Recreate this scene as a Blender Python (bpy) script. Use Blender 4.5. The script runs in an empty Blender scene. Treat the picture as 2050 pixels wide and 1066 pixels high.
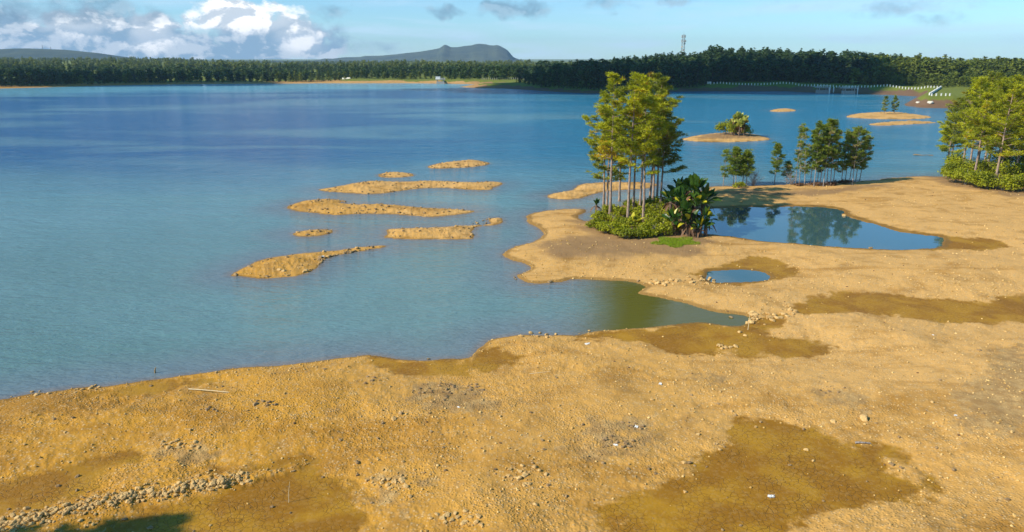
import bpy, math, random
import numpy as np
from mathutils import Vector, Matrix, noise as mn

# ---------------------------------------------------------------- camera
W, HGT, F, YH, CAMZ = 2050.0, 1066.0, 1464.0, 118.0, 20.0
PITCH = math.atan((HGT / 2 - YH) / F)
CP, SP = math.cos(PITCH), math.sin(PITCH)
scene = bpy.context.scene
COL = scene.collection
cam_d = bpy.data.cameras.new('camera')
cam = bpy.data.objects.new('camera', cam_d)
COL.objects.link(cam)
cam_d.sensor_width = 36.0
cam_d.lens = 36.0 * F / W
cam_d.clip_start = 0.5
cam_d.clip_end = 60000
cam.location = (0, 0, CAMZ)
cam.rotation_euler = (math.pi / 2 - PITCH, 0, 0)
scene.camera = cam

# ---------------------------------------------------------------- light
SUN_EL = math.radians(36)
SUN_H = Vector((-0.93, -0.37)).normalized()          # where the sun stands, seen from above
SUN = Vector((SUN_H.x * math.cos(SUN_EL), SUN_H.y * math.cos(SUN_EL), math.sin(SUN_EL)))
ld = bpy.data.lights.new('sun', 'SUN')
ld.energy = 4.8
ld.angle = math.radians(0.55)
ld.color = (1.0, 0.90, 0.74)
lo = bpy.data.objects.new('sun', ld)
COL.objects.link(lo)
lo.rotation_euler = SUN.to_track_quat('Z', 'Y').to_euler()
lo.location = (-60, -20, 80)

scene.view_settings.view_transform = 'Standard'
scene.view_settings.look = 'None'
scene.view_settings.gamma = 1
scene.view_settings.exposure = 0.42
scene.render.film_transparent = False
scene.cycles.max_bounces = 6
scene.cycles.diffuse_bounces = 2
scene.cycles.glossy_bounces = 3
scene.cycles.transparent_max_bounces = 6
scene.cycles.volume_bounces = 0
scene.cycles.use_denoising = True


# ---------------------------------------------------------------- node helper
class NT:
    """tiny expression helper for shader node trees"""
    def __init__(s, tree):
        s.t = tree; s.n = tree.nodes; s.l = tree.links

    def node(s, typ, props=None, **inp):
        nd = s.n.new(typ)
        for k, v in (props or {}).items():
            setattr(nd, k, v)
        for k, v in inp.items():
            s.set(nd.inputs[k.replace('_', ' ')] if k.replace('_', ' ') in nd.inputs else nd.inputs[k], v)
        return nd

    def set(s, sock, v):
        if isinstance(v, bpy.types.NodeSocket):
            s.l.new(v, sock)
        elif isinstance(v, (tuple, list)) and sock.type == 'RGBA' and len(v) == 3:
            sock.default_value = (*v, 1)
        else:
            sock.default_value = v

    def m(s, op, a, b=0.0, c=0.0, clamp=False):
        nd = s.n.new('ShaderNodeMath'); nd.operation = op; nd.use_clamp = clamp
        s.set(nd.inputs[0], a); s.set(nd.inputs[1], b); s.set(nd.inputs[2], c)
        return nd.outputs[0]

    def step(s, x, lo, hi, smooth=True):
        nd = s.n.new('ShaderNodeMapRange')
        nd.interpolation_type = 'SMOOTHSTEP' if smooth else 'LINEAR'
        s.set(nd.inputs['Value'], x); s.set(nd.inputs['From Min'], lo); s.set(nd.inputs['From Max'], hi)
        return nd.outputs[0]

    def mix(s, f, a, b, mode='MIX'):
        nd = s.n.new('ShaderNodeMix'); nd.data_type = 'RGBA'; nd.blend_type = mode
        s.set(nd.inputs[0], f); s.set(nd.inputs[6], a); s.set(nd.inputs[7], b)
        return nd.outputs[2]

    def noise(s, vec, scale, detail=4, rough=0.55, dist=0.0):
        nd = s.n.new('ShaderNodeTexNoise')
        s.set(nd.inputs['Vector'], vec); s.set(nd.inputs['Scale'], scale)
        s.set(nd.inputs['Detail'], detail); s.set(nd.inputs['Roughness'], rough); s.set(nd.inputs['Distortion'], dist)
        return nd.outputs[0]

    def attr(s, name):
        nd = s.n.new('ShaderNodeAttribute'); nd.attribute_name = name
        return nd.outputs['Fac']

    def comb(s, x, y, z=0.0):
        nd = s.n.new('ShaderNodeCombineXYZ')
        s.set(nd.inputs[0], x); s.set(nd.inputs[1], y); s.set(nd.inputs[2], z)
        return nd.outputs[0]


def new_mat(name):
    m = bpy.data.materials.new(name); m.use_nodes = True
    t = NT(m.node_tree)
    b = m.node_tree.nodes['Principled BSDF']
    return m, t, b


# ---------------------------------------------------------------- pixels of the photograph to rays
def ray(px, py):
    px = np.asarray(px, float); py = np.asarray(py, float)
    u = (px - W / 2) / F; v = (HGT / 2 - py) / F
    return np.stack([u + 0 * v, CP + v * SP, -SP + v * CP + 0 * u], -1)


def flat(px, py, z=0.0):
    d = ray(px, py); t = (z - CAMZ) / d[..., 2]
    return np.stack([d[..., 0] * t, d[..., 1] * t], -1)


def sky_pt(px, py):
    d = ray(px, py)
    return math.degrees(math.atan2(d[0], d[1])), math.degrees(math.atan2(d[2], math.hypot(d[0], d[1])))


# ---------------------------------------------------------------- sky
world = bpy.data.worlds.new('World'); scene.world = world; world.use_nodes = True
wt = NT(world.node_tree)
bg = world.node_tree.nodes['Background']
sky = wt.n.new('ShaderNodeTexSky'); sky.sky_type = 'NISHITA'; sky.sun_disc = False
sky.sun_elevation = SUN_EL; sky.sun_rotation = math.atan2(SUN_H.x, SUN_H.y)
sky.altitude = 600; sky.air_density = 1.0; sky.dust_density = 0.3; sky.ozone_density = 2.5
SKY_S = 0.105
tc = wt.n.new('ShaderNodeTexCoord').outputs['Generated']
sx = wt.n.new('ShaderNodeSeparateXYZ'); wt.l.new(tc, sx.inputs[0])
az = wt.m('MULTIPLY', wt.m('ARCTAN2', sx.outputs[0], sx.outputs[1]), 57.29578)
el = wt.m('MULTIPLY', wt.m('ARCSINE', sx.outputs[2]), 57.29578)
p = wt.comb(wt.m('MULTIPLY', az, 1.0), wt.m('MULTIPLY', el, 1.55), 3.7)
n_big = wt.noise(p, 0.30, 9, 0.58, 0.25)
p2 = wt.comb(wt.m('ADD', az, 0.42), wt.m('MULTIPLY', wt.m('SUBTRACT', el, 0.38), 1.55), 3.7)
n_sh = wt.noise(p2, 0.30, 6, 0.56, 0.25)
wx = wt.m('MULTIPLY', wt.m('SUBTRACT', wt.noise(p, 0.8, 3, 0.5), 0.5), 2.6)
wy = wt.m('MULTIPLY', wt.m('SUBTRACT', wt.noise(wt.comb(az, el, 9.1), 0.8, 3, 0.5), 0.5), 1.5)
azw = wt.m('ADD', az, wx); elw = wt.m('ADD', el, wy)


def blobs(lst):
    acc = None
    for (x, y, rx, ry, amp) in lst:
        a, e = sky_pt(x, y)
        kx, ky = 57.3 / F * rx, 57.3 / F * ry
        dx = wt.m('DIVIDE', wt.m('SUBTRACT', azw, a), kx)
        dy = wt.m('DIVIDE', wt.m('SUBTRACT', elw, e), ky)
        q = wt.m('ADD', wt.m('MULTIPLY', dx, dx), wt.m('MULTIPLY', dy, dy))
        q = wt.m('MULTIPLY', wt.m('SUBTRACT', 1.0, q), amp)
        acc = q if acc is None else wt.m('MAXIMUM', acc, q)
    return acc


# cumulus bank at the left
B = blobs([(470, 40, 100, 36, 1.0), (540, 75, 130, 50, 1.0), (300, 75, 60, 50, 1.0), (210, 85, 110, 50, 0.9),
           (160, 45, 60, 30, 0.8), (400, 100, 180, 40, 1.0), (600, 95, 80, 30, .8), (90, 85, 120, 30, 0.8), (10, 60, 30, 24, 0.7),
           (-150, 60, 160, 60, 1.0), (-420, 40, 200, 60, 1.0)])
dens = wt.m('ADD', B, wt.m('MULTIPLY', wt.m('SUBTRACT', n_big, 0.47), 2.6))
a_cu = wt.step(dens, -0.05, 0.55)
# thin grey rags
R_ = blobs([(885, 22, 42, 18, .8), (1035, 18, 80, 20, .7), (655, 25, 45, 20, .7), (60, 15, 260, 32, 1.0), (200, 20, 160, 30, 0.8),
            (1200, 8, 120, 14, .5), (1370, 4, 60, 12, .6), (1890, 42, 50, 14, .4), (760, 95, 70, 16, .35), (680, 60, 40, 20, .5),
            (1230, 28, 24, 8, .4), (1500, 20, 60, 14, .25), (1800, 14, 160, 16, .3)])
dens_r = wt.m('ADD', R_, wt.m('MULTIPLY', wt.m('SUBTRACT', n_big, 0.5), 3.0))
a_rag = wt.m('MULTIPLY', wt.step(dens_r, 0.0, 1.0), 0.72)
# fair weather clouds higher up, outside the frame
hi = wt.noise(wt.comb(wt.m('DIVIDE', sx.outputs[0], wt.m('ADD', sx.outputs[2], 0.12)),
                      wt.m('DIVIDE', sx.outputs[1], wt.m('ADD', sx.outputs[2], 0.12)), 1.3), 0.55, 7, 0.55, 0.3)
a_hi = wt.m('MULTIPLY', wt.m('MULTIPLY', wt.step(hi, 0.56, 0.70), wt.step(el, 8.0, 16.0)), 0.75)
# wisps low over the horizon
wis = wt.noise(wt.comb(wt.m('MULTIPLY', az, 0.12), el, 5.0), 0.7, 5, 0.55, 0.4)
a_wis = wt.m('MULTIPLY', wt.step(wis, 0.42, 0.72), wt.m('MULTIPLY', wt.step(el, 9.0, 0.5), 0.75))

base = wt.mix(1.0, sky.outputs[0], wt.mix(wt.step(el, 5.0, 28.0), (0.66, 0.97, 1.20), (0.34, 0.95, 1.05)), 'MULTIPLY')
K = 1.0 / SKY_S
def kc(c): return tuple(v * K for v in c)
top_light = wt.step(wt.m('SUBTRACT', n_big, n_sh), -0.04, 0.07)
white_zone = wt.step(blobs([(480, 22, 130, 40, 1.0), (140, 40, 60, 26, .7), (300, 60, 40, 40, .7), (200, 40, 30, 20, .6),(600,70,40,30,.4)]), -0.5, 0.8)
lit = wt.m('ADD', wt.m('MULTIPLY', top_light, wt.m('ADD', 0.42, wt.m('MULTIPLY', white_zone, 0.5))), wt.m('MULTIPLY', white_zone, 0.40), clamp=True)
cu_col = wt.mix(lit, kc((0.22, 0.34, 0.46)), kc((1.0, 0.99, 0.98)))
c = wt.mix(a_wis, base, kc((0.52, 0.70, 0.86)))
c = wt.mix(a_hi, c, kc((0.55, 0.62, 0.70)))
c = wt.mix(a_cu, c, cu_col)
c = wt.mix(a_rag, c, wt.mix(top_light, kc((0.14, 0.24, 0.34)), kc((0.30, 0.42, 0.52))))
wt.l.new(c, bg.inputs[0]); bg.inputs[1].default_value = SKY_S

# ---------------------------------------------------------------- maths: noise, polygons
rng = np.random.default_rng(7)
random.seed(7)
_perm = rng.random((256, 256)).astype(np.float32)


def vnoise(x, y):
    xi = np.floor(x).astype(int); yi = np.floor(y).astype(int)
    fx = x - xi; fy = y - yi
    fx = fx * fx * (3 - 2 * fx); fy = fy * fy * (3 - 2 * fy)
    x0 = xi & 255; x1 = (xi + 1) & 255; y0 = yi & 255; y1 = (yi + 1) & 255
    a = _perm[x0, y0]; b = _perm[x1, y0]; c_ = _perm[x0, y1]; d = _perm[x1, y1]
    return (a + (b - a) * fx) * (1 - fy) + (c_ + (d - c_) * fx) * fy - 0.5


def fbm(x, y, oct=4, rough=0.5):
    s = 0; a = 1.0
    for i in range(oct):
        s = s + a * vnoise(x + 17.3 * i, y - 9.1 * i); a *= rough; x = x * 2.03; y = y * 2.03
    return s


def smooth(P, n=3):
    P = np.asarray(P, float); out = []
    M = len(P)
    for i in range(M):
        p0, p1, p2, p3 = P[i - 1], P[i], P[(i + 1) % M], P[(i + 2) % M]
        for k in range(n):
            t = k / n
            out.append(0.5 * ((2 * p1) + (-p0 + p2) * t + (2 * p0 - 5 * p1 + 4 * p2 - p3) * t * t + (-p0 + 3 * p1 - 3 * p2 + p3) * t ** 3))
    return np.array(out)


def sdf(poly, x, y, margin=15.0):
    """signed distance, positive inside"""
    x0, y0 = poly.min(0) - margin; x1, y1 = poly.max(0) + margin
    bx = np.maximum(np.maximum(x0 - x, x - x1), 0); by = np.maximum(np.maximum(y0 - y, y - y1), 0)
    out = -(np.hypot(bx, by) + margin)
    k = (bx == 0) & (by == 0)
    X = x[k].astype(np.float32); Y = y[k].astype(np.float32)
    if X.size == 0:
        return out
    d2 = np.full(X.shape, 1e12, np.float32); ins = np.zeros(X.shape, bool)
    M = len(poly)
    for i in range(M):
        ax, ay = poly[i]; bx_, by_ = poly[(i + 1) % M]
        ex, ey = bx_ - ax, by_ - ay
        L = ex * ex + ey * ey + 1e-12
        px_, py_ = X - np.float32(ax), Y - np.float32(ay)
        t = np.clip((px_ * ex + py_ * ey) / L, 0, 1)
        qx = px_ - t * ex; qy = py_ - t * ey
        np.minimum(d2, qx * qx + qy * qy, out=d2)
        if (ay > by_) != (ay < by_) or ay != by_:
            c1 = (Y < ay) != (Y < by_)
            ins ^= c1 & (px_ < ex * py_ / (ey if ey else 1e-9))
    d = np.sqrt(d2)
    out[k] = np.where(ins, d, -d)
    return out


def PX(pts, z=0.0):
    a = np.array(pts, float)
    return flat(a[:, 0], a[:, 1], z)


def crop(pts, ox, oy, s):
    return [(ox + x / s, oy + y / s) for x, y in pts]


# ---------------------------------------------------------------- shore lines traced from the photograph, laid on the ground
MAIN_PX = [(-900, 925), (-400, 855), (-150, 822), (0, 803), (50, 793), (110, 784), (200, 773), (300, 764), (345, 757), (400, 748), (450, 740), (560, 732), (640, 722),
           (700, 716), (740, 713), (780, 718), (830, 722), (880, 721), (935, 716), (955, 704), (968, 690), (990, 680), (1030, 673), (1080, 672), (1148, 672),
           (1180, 665), (1256, 659), (1318, 654), (1369, 650), (1410, 648), (1451, 652), (1482, 653), (1494, 648), (1503, 637), (1482, 631), (1441, 625),
           (1400, 615), (1359, 604), (1318, 595), (1287, 591), (1274, 588), (1282, 581), (1290, 574), (1279, 567), (1256, 563), (1195, 562), (1159, 559),
           (1128, 564), (1077, 567), (1046, 564), (1028, 552), (1056, 543), (1062, 536), (1052, 529), (1026, 521), (1010, 509), (1031, 496), (1061, 488),
           (1080, 477), (1085, 470), (1078, 457), (1059, 444), (1057, 433), (1072, 425), (1102, 421), (1143, 419), (1166, 420), (1168, 426), (1160, 433),
           (1164, 441), (1178, 443), (1200, 430), (1240, 414), (1300, 404), (1360, 396), (1395, 388), (1410, 377), (1440, 374), (1479, 374), (1527, 372), (1558, 371),
           (1640, 367), (1733, 363), (1780, 359), (1800, 356), (1844, 354), (1888, 354), (1970, 350), (2080, 340), (2300, 325), (2700, 300)]
MAIN = np.vstack([smooth(PX(MAIN_PX), 3)[:-3 * 1], [[420, 420], [3000, 420], [3000, -3000], [-3000, -3000], [-3000, 18]]])
POND = smooth(PX([(1400, 424), (1420, 418), (1480, 416), (1538, 415), (1615, 414), (1666, 417), (1686, 423), (1692, 431), (1717, 439), (1758, 452), (1799, 463), (1850, 471), (1884, 475), (1890, 484),
                  (1875, 496), (1820, 500), (1743, 500), (1666, 495), (1589, 488), (1512, 482), (1461, 475), (1430, 471), (1405, 467), (1385, 455), (1388, 438)], 0.0), 3)
POND2 = smooth(PX([(1415, 547), (1435, 543), (1487, 541), (1523, 544), (1539, 552), (1533, 560), (1487, 566), (1446, 567), (1420, 563)], 0.0), 3)
ISL_PX = [
    crop([(1290, 105), (1350, 90), (1440, 75), (1540, 66), (1620, 70), (1680, 85), (1640, 98), (1500, 112), (1400, 117), (1310, 115)], 440, 300, 3.106),
    crop([(985, 158), (1010, 147), (1070, 140), (1150, 144), (1210, 160), (1150, 170), (1050, 173), (1000, 168)], 440, 300, 3.106),
    crop([(620, 250), (700, 237), (800, 218), (870, 203), (960, 197), (1100, 201), (1300, 195), (1450, 200), (1600, 203), (1700, 200), (1755, 208), (1720, 230), (1670, 248), (1560, 248), (1400, 236),
          (1250, 240), (1100, 258), (1000, 272), (900, 276), (800, 268), (700, 262)], 440, 300, 3.106),
    crop([(408, 360), (460, 340), (520, 320), (640, 308), (700, 308), (765, 320), (750, 332), (850, 342), (1000, 340), (1100, 346), (1200, 358), (1400, 368), (1580, 380), (1590, 386), (1500, 400),
          (1350, 417), (1270, 417), (1150, 403), (1000, 398), (850, 400), (740, 407), (640, 400), (500, 383), (430, 372)], 440, 300, 3.106),
    crop([(455, 522), (500, 510), (560, 500), (640, 497), (700, 500), (712, 508), (680, 525), (600, 537), (520, 540), (470, 535)], 440, 300, 3.106),
    crop([(1015, 545), (1050, 522), (1042, 500), (1100, 493), (1250, 488), (1400, 480), (1560, 474), (1660, 466), (1690, 454), (1672, 434), (1700, 425), (1755, 424), (1758, 455), (1700, 468),
          (1600, 476), (1572, 490), (1560, 510), (1585, 535), (1550, 555), (1400, 557), (1200, 555), (1100, 552)], 440, 300, 3.106),
    crop([(70, 782), (130, 745), (220, 705), (300, 677), (430, 657), (600, 637), (750, 625), (880, 606), (1000, 598), (1035, 603), (960, 618), (860, 634), (780, 647), (700, 665), (650, 690),
          (620, 720), (570, 755), (480, 785), (350, 797), (240, 802), (130, 787)], 440, 300, 3.106),
    [(1094, 395), (1111, 388), (1149, 380), (1157, 372), (1184, 367), (1230, 366), (1290, 366), (1315, 370), (1290, 378), (1212, 383), (1160, 397), (1122, 399)],
    [(1362, 279), (1390, 273), (1425, 268), (1470, 266), (1500, 268), (1525, 273), (1541, 279), (1510, 283), (1450, 285), (1400, 284)],
    crop([(445, 450), (500, 436), (580, 437), (610, 448), (540, 455), (470, 455)], 1400, 80, 3.154),
    crop([(930, 482), (1000, 466), (1100, 459), (1250, 458), (1350, 470), (1470, 487), (1420, 497), (1250, 502), (1080, 498), (960, 492)], 1400, 80, 3.154),
    crop([(1070, 532), (1180, 520), (1300, 513), (1400, 517), (1520, 522), (1400, 530), (1200, 541), (1100, 540)], 1400, 80, 3.154),
]
ISL = [smooth(PX(p_), 2) for p_ in ISL_PX]
FAR_PX = [(-700, 188), (-300, 182), (0, 177.5), (100, 175), (200, 172), (300, 170), (400, 169), (600, 167.5), (690, 167), (820, 167), (907, 168), (960, 169.5), (1000, 171), (960, 173), (917, 174.5),
          (960, 176.5), (1010, 177.5), (1078, 181.5), (1130, 185), (1180, 187.5), (1250, 186.5), (1330, 184), (1400, 183), (1480, 183), (1577, 183), (1638, 186), (1717, 188.3), (1780, 190.3), (1841, 192.5),
          (1828, 200), (1809, 211), (1844, 215.7), (1900, 216.5), (1990, 215), (2034, 213), (2150, 213), (2500, 222)]
FAR = np.vstack([PX(FAR_PX), [[420, 250], [420, 300], [40000, 300], [40000, 50000], [-40000, 50000], [-40000, 200], [-3000, 10], [-1500, 200]]])
MUD_PX = [
    [(1866, 476), (1900, 476), (1960, 478), (2000, 482), (2020, 489), (2000, 497), (1950, 500), (1880, 501), (1862, 498)],
    [(1395, 552), (1430, 538), (1461, 529), (1490, 516), (1515, 513), (1543, 518), (1569, 534), (1590, 545), (1578, 556), (1545, 562), (1500, 566), (1440, 568), (1400, 563)],
    [(1594, 616), (1630, 599), (1681, 590), (1743, 586), (1799, 590), (1850, 597), (1896, 601), (1960, 607), (2005, 605), (2030, 592), (2080, 583), (2200, 575), (2200, 640), (2050, 640), (1973, 641),
     (1896, 642), (1820, 636), (1743, 627), (1666, 624), (1615, 626)],
    [(1160, 668), (1250, 663), (1350, 653), (1420, 650), (1480, 654), (1515, 642), (1560, 632), (1572, 640), (1535, 660), (1545, 680), (1600, 682), (1655, 690), (1640, 703), (1580, 711), (1500, 716),
     (1478, 712), (1473, 698), (1430, 696), (1415, 705), (1350, 709), (1310, 697), (1280, 685), (1230, 681), (1160, 678)],
    [(740, 716), (800, 722), (860, 725), (950, 714), (985, 699), (1008, 708), (1012, 722), (980, 738), (920, 750), (840, 748), (775, 738)],
    [(1470, 847), (1525, 842), (1585, 847), (1650, 862), (1725, 885), (1795, 902), (1812, 915), (1775, 928), (1780, 942), (1800, 955), (1845, 962), (1897, 974), (1855, 990), (1775, 994), (1725, 997),
     (1675, 1015), (1615, 1040), (1585, 1068), (1550, 1120), (1320, 1130), (1225, 1062), (1205, 1020), (1275, 990), (1335, 960), (1395, 920), (1440, 880)],
    [(-300, 1010), (-100, 985), (0, 975), (60, 960), (130, 936), (200, 912), (260, 900), (300, 906), (290, 922), (225, 945), (200, 962), (190, 982), (110, 1006), (40, 1026), (-60, 1045), (-300, 1100)],
    [(120, 1130), (240, 1052), (300, 1022), (380, 995), (460, 975), (520, 955), (600, 940), (655, 962), (700, 1000), (712, 1066), (700, 1130)],
    [(400, 945), (440, 934), (520, 932), (600, 922), (650, 915), (600, 930), (520, 942), (440, 950)],
    [(330, 770), (400, 758), (430, 765), (350, 778), (260, 786), (180, 790), (200, 782)],
]
MUD = [smooth(PX(p_, 0.12), 2) for p_ in MUD_PX]
SOIL_PX = [[(1060, 500), (1130, 475), (1190, 462), (1300, 470), (1400, 470), (1420, 485), (1390, 500), (1320, 510), (1220, 512), (1120, 515)],
           [(1180, 400), (1300, 385), (1400, 380), (1420, 430), (1410, 475), (1300, 490), (1180, 470)],
           [(1420, 376), (1500, 378), (1640, 375), (1780, 365), (1750, 372), (1680, 385), (1560, 388), (1440, 385)],
           [(1860, 340), (2100, 330), (2200, 400), (2050, 392), (1990, 386), (1930, 374), (1885, 360)],
           [(1420, 266), (1500, 264), (1525, 272), (1470, 276), (1400, 275)]]
SOIL = [smooth(PX(p_, 0.6), 2) for p_ in SOIL_PX]
GREY_PX = [[(840, 765), (900, 762), (960, 775), (1010, 800), (960, 822), (900, 815), (850, 790)], [(1180, 855), (1240, 842), (1290, 845), (1290, 870), (1220, 880), (1170, 872)],
           [(1390, 745), (1440, 745), (1440, 755), (1400, 756)], [(1640, 775), (1690, 765), (1720, 790), (1680, 802)], [(1930, 770), (2050, 690), (2100, 720), (2100, 850), (1980, 860), (1940, 820)],
           [(320, 880), (370, 880), (410, 895), (360, 905)], [(1160, 885), (1210, 880), (1240, 895), (1190, 900)], [(740, 960), (790, 950), (830, 965), (780, 985)]]
GREY = [smooth(PX(p_, 0.7), 2) for p_ in GREY_PX]


BERM = smooth(PX([(-60, 1058), (60, 1030), (150, 1010), (240, 990), (330, 977), (420, 961), (500, 948), (590, 932), (595, 938), (500, 964), (420, 979), (330, 995), (240, 1010), (150, 1032), (60, 1055), (-60, 1085)], 0.15), 2)


def sm(x, a, b):
    t = np.clip((x - a) / (b - a), 0, 1)
    return t * t * (3 - 2 * t)


def fields(x, y):
    """height and surface masks of the ground at world points"""
    x = np.asarray(x, float); y = np.asarray(y, float)
    r = np.hypot(x, y)
    wob = fbm(x * 0.35, y * 0.35, 4, 0.6)
    dm = sdf(MAIN, x, y, 60)
    dp = np.maximum(sdf(POND, x, y, 25), sdf(POND2, x, y, 25))
    dmain = np.minimum(dm, -dp)
    dmud = np.full(x.shape, -1e3)
    for q in MUD:
        dmud = np.maximum(dmud, sdf(q, x, y, 20))
    amp = np.clip(r / 60, 0.4, 2.5)
    dmain = dmain + wob * 0.45 * amp
    dmw = dmud + (wob * 1.6 + fbm(x * 1.7, y * 1.7, 4, 0.65) * 0.8) * 0.8
    db = np.minimum(dmain, -dmw)                    # distance to the nearest hollow
    dbc = np.maximum(db, 0)
    A = 0.85 - 0.45 * sm(y, 60, 95)
    zl = np.minimum(np.maximum(dmain, 0) * 0.4, 0.08) + A * (1 - np.exp(-dbc / 8))
    relief = (1 - np.exp(-dbc / 3))
    zl += relief * (0.30 * fbm(x * 0.09, y * 0.09, 3) + 0.10 * fbm(x * 0.45 + 5, y * 0.45, 3))
    near = np.clip(90 / np.maximum(r, 20), 0.5, 1.0)
    rugged = 0.35 + 0.65 * sm(dbc, 0.0, 0.8)
    zl += rugged * (0.030 * fbm(x * 1.3, y * 1.3, 3, 0.6) + 0.030 * (0.3 + 1.2 * sm(fbm(x * .25 + 9, y * .25, 3), -.2, .4)) * (1 - .45 * sm(x + .45 * y, 0, 50)) * fbm(x * 6.3, y * 6.3, 2, 0.8)) * near
    zl += 0.02 * fbm(x * 0.8, y * 0.8, 2)
    berm = sm(sdf(BERM, x, y, 6) + 0.5 * fbm(x * 2.2, y * 2.2, 3, .6), -0.35, 0.5)
    zl += berm * (0.16 + 0.10 * fbm(x * 3.1, y * 3.1, 3, .8))
    zm = np.where(dmain > 0, zl, dmain * 0.10)
    # islands in the lake
    di = np.full(x.shape, -1e3)
    for q in ISL:
        di = np.maximum(di, sdf(q, x, y, 12))
    di = di + (wob * 0.35 + 0.25 * fbm(x * 1.3, y * 1.3, 3, .6)) * amp * 0.6
    dic = np.maximum(di, 0)
    zi = np.where(di > 0, 0.50 * (1 - np.exp(-dic / 2.2)) + np.minimum(dic, 1) * (0.16 * fbm(x * 1.6, y * 1.6, 3, 0.7) + 0.10 * fbm(x * 0.5, y * .5, 2)), di * 0.12)
    # far shore, dam banks and hills
    df = sdf(FAR, x, y, 400) + fbm(x * 0.05, y * 0.05, 3) * 2.5 * (1 - sm(x, 60, 110) * (1 - sm(x, 250, 290)) )
    azp = x / np.maximum(y, 1) * F / 0.962 + W / 2            # rough column
    crest = 1.0 + 1.6 * sm(azp, 640, 720) - 0.9 * sm(azp, 1040, 1100) + 2.6 * sm(azp, 1380, 1430)
    wid = 10 + 2 * sm(azp, 1380, 1430) - 5 * sm(azp, 1790, 1840)
    dfc = np.maximum(df, 0)
    zf = crest * np.clip(dfc / wid, 0, 1)
    back = np.maximum(dfc - wid - 6, 0)
    plat = (1 - sm(azp, 250, 620)) + sm(azp, 1150, 1350) * (1 - sm(azp, 1700, 1950))
    hm_ = sm(azp, 1070, 1290) * (1 - 0.75 * sm(azp, 1650, 1950))
    hill = 9.0 * np.exp(-((x - 150) / 230) ** 2 - ((y - 760) / 220) ** 2) + 3.0 * np.exp(-((x - 330) / 150) ** 2 - ((y - 650) / 150) ** 2)
    hill += 3.0 * np.exp(-((x - 190) / 60) ** 2 - ((y - 640) / 90) ** 2)
    zf += sm(back, 0, 60) * hill * hm_ + plat * 0.0066 * np.minimum(back, 1800) * sm(back, 0, 300)
    zf += sm(back, 0, 10) * fbm(x * 0.03, y * 0.03, 3) * 1.2
    zf = np.where(df > 0, zf + np.minimum(dfc, 1) * 0.25 * fbm(x * 0.3, y * 0.3, 3), df * 0.1)
    zf = zf - sm(r, 5000, 9000) * 60
    zf = np.where(dm > 25, -1, zf)
    z = np.maximum(np.maximum(zm, zi), zf)
    z = np.maximum(z, -2.5)
    # masks
    wet = np.maximum(sm(dmw, -0.9, 0.5), sm(-dp, 1.6, 0.0) * (r < 300) * (dp < 0.2))
    shore = np.where(dm > -5, 1 - sm(np.abs(dmain), 0.1, 0.9 * amp), 0)
    shore = np.maximum(shore, np.where(di > -2, 1 - sm(np.abs(di), 0.0, 0.35 * amp), 0))
    wet = wet * (1 - berm)
    wet = np.where(zf > np.maximum(zm, zi), 0, wet)
    soil = np.full(x.shape, -1e3)
    for q in SOIL:
        soil = np.maximum(soil, sdf(q, x, y, 10))
    soil = sm(soil + wob * 2.5, -1.5, 1.5)
    gr = np.full(x.shape, -1e3)
    for q in GREY:
        gr = np.maximum(gr, sdf(q, x, y, 8))
    gr = sm(gr + fbm(x * 1.2, y * 1.2, 4, 0.7) * 2.0, -0.8, 0.6)
    isf = zf >= np.maximum(zm, zi)
    grass = np.where(isf, np.maximum(sm(dfc, wid * (0.62 - .25 * sm(azp, 1790, 1830)), wid * 0.9) * sm(azp, 640, 720), sm(dfc, 18, 40)), 0)
    grass = np.where(isf & (azp > 1960) & (y < 330), 0, grass)
    red = np.where(isf, 0.25 + 0.75 * sm(azp, 900, 1040), 0)
    return dict(z=z, wet=wet, shore=shore, soil=soil, grey=gr, grass=grass, red=red, dm=dmain, di=di, df=df, dp=dp)


# polar grid, fine where the picture looks
az_d = np.radians(np.concatenate([np.linspace(-180, -60, 25)[:-1], np.linspace(-60, -38, 60)[:-1], np.linspace(-38, 38, 1151), np.linspace(38, 60, 60)[1:], np.linspace(60, 180, 25)[1:-1]]))
rows = np.concatenate([np.linspace(5200, 1330, 40)[:-1], np.arange(1330, 440, -2.2), np.arange(440, 170, -1.6), np.arange(170, 128, -0.8)])
rad = CAMZ * F / (rows - YH) * 0.93
rad = np.concatenate([[0.5], rad[rad > 4], np.geomspace(rad[-1] * 1.05, 30000, 40)])
NA, NR = len(az_d), len(rad)
AA, RR = np.meshgrid(az_d, rad)
GX = (RR * np.sin(AA)).ravel(); GY = (RR * np.cos(AA)).ravel()
FLD = fields(GX, GY)
GZ = FLD['z']
ZG = GZ.reshape(NR, NA)
DG = FLD['dm'].reshape(NR, NA)


def gridval(G, x, y):
    r = np.hypot(x, y); a = np.arctan2(x, y)
    i = np.clip(np.interp(r, rad, np.arange(NR)), 0, NR - 1.001); j = np.clip(np.interp(a, az_d, np.arange(NA)), 0, NA - 1.001)
    i0 = i.astype(int); j0 = j.astype(int); fi = i - i0; fj = j - j0
    return (G[i0, j0] * (1 - fj) + G[i0, j0 + 1] * fj) * (1 - fi) + (G[i0 + 1, j0] * (1 - fj) + G[i0 + 1, j0 + 1] * fj) * fi


def zat(x, y):
    return float(gridval(ZG, np.array([x], float), np.array([y], float))[0])


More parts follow.
